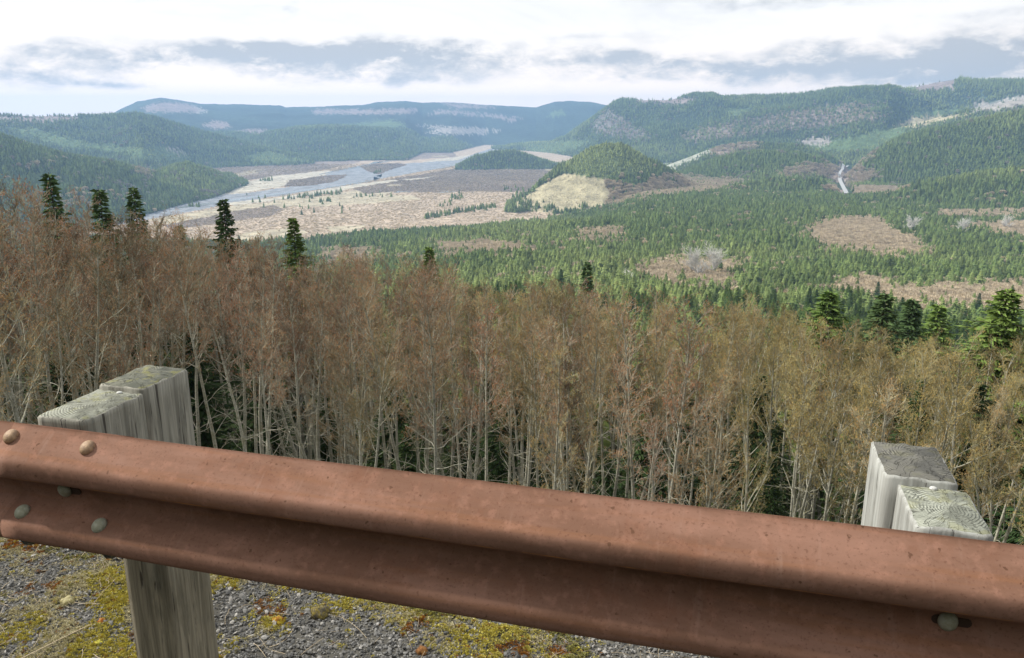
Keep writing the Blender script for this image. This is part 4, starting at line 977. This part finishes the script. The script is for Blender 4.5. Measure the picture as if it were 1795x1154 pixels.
def end_mat(name, cx, cy, light_, dark, moss):
    m, T, b = material(name); tc = T.new('ShaderNodeTexCoord'); v = tc.outputs['Object']; sp = T.new('ShaderNodeSeparateXYZ'); T.l.new(v, sp.inputs[0])
    wn = T.math('MULTIPLY', T.math('SUBTRACT', T.noise(v, 9, 3), .5), .010)
    dx = T.math('SUBTRACT', sp.outputs[0], cx); dy = T.math('SUBTRACT', sp.outputs[1], cy)
    d = T.math('SQRT', T.math('ADD', T.math('MULTIPLY', dx, dx), T.math('MULTIPLY', T.math('MULTIPLY', dy, dy), .7))); d = T.math('ADD', d, wn)
    ring = T.math('SINE', T.math('MULTIPLY', d, 2 * math.pi / .0058)); ring = T.mapr(ring, -.4, .9)
    fine = T.noise(v, 190, 4, .7); blot = T.noise(v, 17, 5, .6, .5)
    gone = T.mapr(T.noise(v, 26, 5, .65), .40, .60); ring = T.math('ADD', T.math('MULTIPLY', ring, gone), T.math('MULTIPLY', T.math('SUBTRACT', 1.0, gone), .45))
    ang = T.math('ARCTAN2', dy, dx); cva = T.new('ShaderNodeCombineXYZ'); T.put(cva.inputs[0], T.math('MULTIPLY', ang, 2.4)); T.put(cva.inputs[1], T.math('MULTIPLY', d, 9.0)); chk = T.mapr(T.math('ABSOLUTE', T.math('SUBTRACT', T.noise(cva.outputs[0], 1.7, 3, .5), .5)), .0, .012, 1, 0)
    c = T.mix(ring, light_, dark); c = T.mix(T.mapr(blot, .38, .60), c, dark); c = T.mix(T.math('MULTIPLY', chk, .5), c, (.03, .03, .025)); c = T.mix(T.math('MULTIPLY', T.mapr(fine, .5, .7), .5), c, (.10, .10, .085))
    c = T.mix(T.math('MULTIPLY', T.mapr(T.noise(T.vscale(v, (1, 1, 1), (5, 2, 1)), 22, 4, .6), .5, .62), moss), c, (.27, .26, .07))
    T.l.new(c, b.inputs['Base Color']); b.inputs['Roughness'].default_value = .95; bump(T, b, T.math('SUBTRACT', T.math('MULTIPLY', fine, .6), T.math('ADD', T.math('MULTIPLY', ring, .7), T.math('MULTIPLY', chk, 1.5))), .8, .003)
    return m
def timber(name, x0, x1, y0, y1, z0, z1, mside, mend, parent, seed, lean=0):
    """weathered squared timber: worn corners, checks in the edges"""
    random.seed(seed); nx, ny, nz = 8, 9, 26; w, d = x1 - x0, y1 - y0
    per = [(i / nx, 0) for i in range(nx)] + [(1, j / ny) for j in range(ny)] + [(1 - i / nx, 1) for i in range(nx)] + [(0, 1 - j / ny) for j in range(ny)]
    def corner(u, v):  # round the arrises
        cu, cv = abs(u - .5) * 2, abs(v - .5) * 2; k = 1 - .022 * (cu * cv) ** 14; return (.5 + (u - .5) * k, .5 + (v - .5) * k)
    col = [random.gauss(0, .0011) for _ in per]; V_ = []; P_ = len(per)
    zs = [z0 + (z1 - .004 - z0) * k / nz for k in range(nz + 1)] + [z1]
    for q, z in enumerate(zs):
        ins = .004 if q == len(zs) - 1 else 0
        for i, (u, v) in enumerate(per):
            a, b_ = corner(u, v); f = 1 + col[i] * 3 + .0015 * math.sin(z * 9 + i * .9)
            x = (a - .5) * (w - 2 * ins) * f; y = (b_ - .5) * (d - 2 * ins) * f; V_.append((x, y, z + (random.gauss(0, .0012) if q >= len(zs) - 2 else 0)))
    Fq = []
    for q in range(len(zs) - 1):
        for i in range(P_): a = q * P_ + i; b_ = q * P_ + (i + 1) % P_; Fq.append((a, b_, b_ + P_, a + P_))
    c0 = len(V_); top0 = (len(zs) - 1) * P_
    # top as grid fan
    inner = []
    for i in range(P_): x, y, z = V_[top0 + i]; inner.append(len(V_)); V_.append((x * .5, y * .5, z1 + random.gauss(0, .0015)))
    for i in range(P_): a = top0 + i; b_ = top0 + (i + 1) % P_; Fq.append((a, b_, inner[(i + 1) % P_], inner[i]))
    cen = len(V_); V_.append((0, 0, z1)); T3 = [(inner[i], inner[(i + 1) % P_], cen) for i in range(P_)]
    me = mesh_np(name, V_, [np.array(Fq), np.array(T3)], [mside, mend], np.array([0] * (len(zs) - 1) * P_ + [1] * P_ * 2), smooth=False)
    o = obj(name, me, parent); o.location = ((x0 + x1) / 2, (y0 + y1) / 2, 0); return o
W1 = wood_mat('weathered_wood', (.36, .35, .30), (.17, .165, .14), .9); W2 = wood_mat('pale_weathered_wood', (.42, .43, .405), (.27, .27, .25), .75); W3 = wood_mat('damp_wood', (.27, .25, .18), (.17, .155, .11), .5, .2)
E1 = end_mat('end_grain_ringed', .03, .03, (.36, .37, .31), (.16, .165, .135), .3); E2 = end_mat('end_grain_mossy', -.05, .03, (.21, .21, .165), (.10, .105, .085), .45)
E3 = end_mat('end_grain_dark', .02, .05, (.20, .195, .17), (.085, .085, .078), .1); E4 = end_mat('end_grain_pale', .01, .0, (.42, .44, .37), (.17, .18, .15), .25)
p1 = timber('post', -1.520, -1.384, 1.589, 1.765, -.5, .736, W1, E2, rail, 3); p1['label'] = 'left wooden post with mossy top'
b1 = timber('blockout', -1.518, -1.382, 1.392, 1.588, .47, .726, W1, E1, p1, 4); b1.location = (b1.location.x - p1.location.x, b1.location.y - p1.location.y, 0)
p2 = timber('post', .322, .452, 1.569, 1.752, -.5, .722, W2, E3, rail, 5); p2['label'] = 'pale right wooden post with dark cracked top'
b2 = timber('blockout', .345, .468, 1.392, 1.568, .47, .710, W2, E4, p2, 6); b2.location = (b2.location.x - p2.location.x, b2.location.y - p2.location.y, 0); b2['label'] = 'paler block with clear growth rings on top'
M_NAIL = bolt_mat('nail_head', (.55, .56, .54), (.4, .4, .38))
for (post, sx, ny, z) in ((p1, .010, -.105, .727), (p2, .02, -.1, .7105)):
    me = dome('nail', .007, .004, M_NAIL, 2); o = obj('nail', me, post); o.location = (sx, ny, z)

# ------------------------------------------------------------------ gravel verge
def rock_mesh(seed, sub=1):
    bm = bmesh.new(); bmesh.ops.create_icosphere(bm, subdivisions=sub, radius=1); rg = random.Random(seed)
    for v in bm.verts: v.co *= rg.uniform(.7, 1.15); v.co.z *= .6
    me = bpy.data.meshes.new('stone'); bm.to_mesh(me); bm.free(); return me
def mat_simple(name, c1, c2, c3=None):
    m, T, b = material(name); oi = T.new('ShaderNodeObjectInfo'); wn = T.new('ShaderNodeTexWhiteNoise', noise_dimensions='1D'); T.put(wn.inputs['W'], oi.outputs['Random'])
    c = T.mix(oi.outputs['Random'], c1, c2)
    if c3: c = T.mix(T.mapr(wn.outputs[0], .8, .9), c, c3)
    T.l.new(c, b.inputs['Base Color']); b.inputs['Roughness'].default_value = .85; return m
ZG = -.223
def build_verge():
    mg = mat_simple('gravel', (.072, .072, .070), (.185, .183, .176), (.32, .31, .29)); rocks = []
    for i in range(4): me = rock_mesh(i); me.materials.append(mg); rocks.append(me)
    def W(s, n): return s * TV[0] + n * NV[0], s * TV[1] + n * NV[1]
    N = 120000; s = RNG.uniform(-3.4, 1.6, N); n = RNG.uniform(1.05, 2.45, N)
    x, y = W(s, n); z = terrain(x, y)
    size = RNG.gamma(3, .00095, N) + .0018
    o = scatter('gravel', np.stack([x, y, z + size * RNG.uniform(-.2, .7, N)], 1), RNG.uniform(0, 6.28, (N, 3)) * np.array([.15, .15, 1]), np.stack([size * RNG.uniform(.8, 1.5, N), size, size * RNG.uniform(.6, 1, N)], 1), RNG.integers(0, 4, N), np.zeros(N), rocks)
    tag(o, 'grey roadside gravel under and behind the guardrail', kind='stuff')
    # moss tufts: little cushions of short spikes
    def tuft(seed, m):
        rg = np.random.default_rng(seed); V_, F_ = [], []
        for i in range(34):
            v = rg.normal(0, 1, 3); v[2] = abs(v[2]) * .8; v /= np.linalg.norm(v); b_ = v * np.array([.7, .7, .25]); t = v * np.array([1, 1, .8]) * rg.uniform(.8, 1.25); sd = np.cross(v, rg.normal(0, 1, 3)); sd /= np.linalg.norm(sd); sd *= .16
            k = len(V_); V_ += [b_ - sd, b_ + sd, t]; F_.append((k, k + 1, k + 2))
        return mesh_np('tuft', V_, [np.array(F_)], [m])
    my = mat_simple('moss_yellow', (.52, .45, .07), (.42, .37, .10)); mp = mat_simple('moss_pale', (.56, .51, .33), (.44, .40, .25)); mo = mat_simple('moss_rust', (.36, .15, .02), (.25, .12, .03)); ml = mat_simple('moss_olive', (.22, .21, .06), (.30, .28, .10))
    T_ = [tuft(1, my), tuft(2, mp), tuft(3, mo), tuft(4, ml)]
    N = 120000; s = RNG.uniform(-3.4, 1.6, N); n = RNG.uniform(1.05, 2.5, N); x, y = W(s, n)
    d = fbm(s, n, .34, 5, 201, .68); e = fbm(s, n, .09, 3, 205); left = sstep(-1.2, -2.4, s) * .1 if False else 0.06 * (s < -1.6)
    keep = (d + left + (e - .5) * .35 + RNG.normal(0, .045, N)) > .535; s, n, x, y, d, e = s[keep], n[keep], x[keep], y[keep], d[keep], e[keep]; m = len(s)
    kind = fbm(s, n, .30, 3, 211); r_ = RNG.uniform(0, 1, m)
    idx = np.where(kind > .64, 0, np.where(kind > .38, 1, 3)); idx = np.where(fbm(s, n, .11, 3, 231) > .72, 2, idx); idx = np.where(r_ < .18, RNG.integers(0, 4, m), idx)
    idx = np.where((s > -1.2) & (idx == 1) & (r_ < .5), 0, idx)
    size = RNG.uniform(.004, .0105, m); z = terrain(x, y) + .002 + .034 * np.clip((d - .5) * 5, 0, 1) * np.clip(e - .25, 0, 1)
    o = scatter('moss', np.stack([x, y, z], 1), np.stack([RNG.normal(0, .3, m), RNG.normal(0, .3, m), RNG.uniform(0, 6.28, m)], 1), np.stack([size * 1.2, size * 1.2, size], 1), idx, np.zeros(m), T_)
    tag(o, 'yellow, pale and rusty moss growing over the gravel', kind='stuff'); print('moss', m)
    # dry stalks and straw
    random.seed(4); segs = []
    for i in range(3200):
        s0 = random.uniform(-3.2, 1.4); n0 = random.uniform(1.1, 2.4)
        if i > 900 and fbm(np.array([s0]), np.array([n0]), .5, 3, 221)[0] < .52: continue
        a = random.uniform(0, 6.28); L = random.uniform(.02, .10) if random.random() < .93 else random.uniform(.12, .26); p = Vector((*W(s0, n0), ZG + .006 + random.random() * .012)); d = Vector((math.cos(a), math.sin(a), random.gauss(.05, .12))); r_ = random.uniform(.0005, .0013) * (1.5 if L > .12 else 1)
        for j in range(4):
            d = (d + Vector((random.gauss(0, .18), random.gauss(0, .18), random.gauss(-.03, .1)))).normalized(); q = p + d * L / 4; q.z = max(q.z, ZG + .005)
            if q.x * NV[0] + q.y * NV[1] > 2.35: break
            segs.append((*p, *q, r_, r_ * .8)); p = q
    V_, F_ = prisms(segs, 3); m_, T, b = material('straw'); g = T.new('ShaderNodeNewGeometry'); T.l.new(T.mix(T.noise(g.outputs['Position'], 5, 2), (.50, .42, .28), (.30, .24, .17)), b.inputs['Base Color'])
    tag(obj('dry_stalks', mesh_np('dry_stalks', V_, [F_], [m_])), 'dry straw and thin stalks scattered over the gravel', kind='stuff')
    # moss cushions and a stone one can pick out
    def lump(name, px, py, r, m, lab, cat, seed, tufts=True, mt=None):
        d = pray(px, py); k = (ZG - CAMZ + r * .5) / d[2]; x, y = d[0] * k, d[1] * k
        bm = bmesh.new(); bmesh.ops.create_icosphere(bm, subdivisions=3, radius=r); rg = random.Random(seed)
        o1, o2 = rg.random() * 9, rg.random() * 9
        for v in bm.verts:
            c = v.co.normalized(); f = 1 + .22 * math.sin(c.x * 4 + o1) * math.sin(c.y * 5 + o2) + rg.gauss(0, .05); v.co = v.co * f; v.co.z *= .72
        V_ = [tuple(v.co) for v in bm.verts]; F_ = [tuple(v.index for v in f.verts) for f in bm.faces]; nb = len(F_); rgn = np.random.default_rng(seed)
        if tufts:
            for v in list(V_)[:]:
                for _ in range(3):
                    c = np.array(v) + rgn.normal(0, r * .06, 3); n_ = np.array(v) / r; sd = np.cross(n_, rgn.normal(0, 1, 3)); sd = sd / (np.linalg.norm(sd) + 1e-6) * r * .035; k2 = len(V_)
                    V_ += [tuple(c - sd), tuple(c + sd), tuple(c + n_ * r * rgn.uniform(.1, .24))]; F_.append((k2, k2 + 1, k2 + 2))
        bm.free(); me = mesh_np(name, V_, [np.array(F_)], [m, mt or m], [0] * nb + [1] * (len(F_) - nb)); o = obj(name, me); o.location = (x, y, ZG + r * .25); tag(o, lab, cat)
    def mm(name, c1, c2, sc=90):
        m, T, b = material(name); g = T.new('ShaderNodeTexCoord'); T.l.new(T.mix(T.mapr(T.noise(g.outputs['Object'], sc, 4, .6), .4, .62), c1, c2), b.inputs['Base Color']); b.inputs['Roughness'].default_value = .95; return m
    lump('moss_cushion', 488, 1088, .021, mm('cushion_rust', (.24, .10, .015), (.36, .28, .03)), 'round rust and yellow moss cushion on the gravel beside the left post', 'moss', 5)
    lump('mossy_stone', 560, 1072, .030, mm('stone_moss', (.09, .08, .06), (.20, .16, .04)), 'dark mossy stone on the gravel right of the round cushion', 'stone', 8)
    lump('moss_cushion', 178, 1088, .012, mm('cushion_orange', (.38, .14, .02), (.30, .10, .02)), 'small orange moss cushion on the gravel left of the left post', 'moss', 11)
    lump('moss_cushion', 118, 1052, .022, mm('cushion_pale', (.42, .38, .22), (.32, .28, .13)), 'pale fluffy moss mound on the gravel at the left', 'moss', 14)
    lump('moss_cushion', 172, 1128, .015, mm('cushion_yellow', (.42, .38, .05), (.30, .28, .06)), 'small yellow moss mound on the gravel near the lower left edge', 'moss', 17)
    lump('moss_cushion', 740, 1140, .018, mm('cushion_brown', (.18, .08, .03), (.26, .13, .04)), 'brown moss cushion on the gravel below the middle of the rail', 'moss', 19)
build_verge()
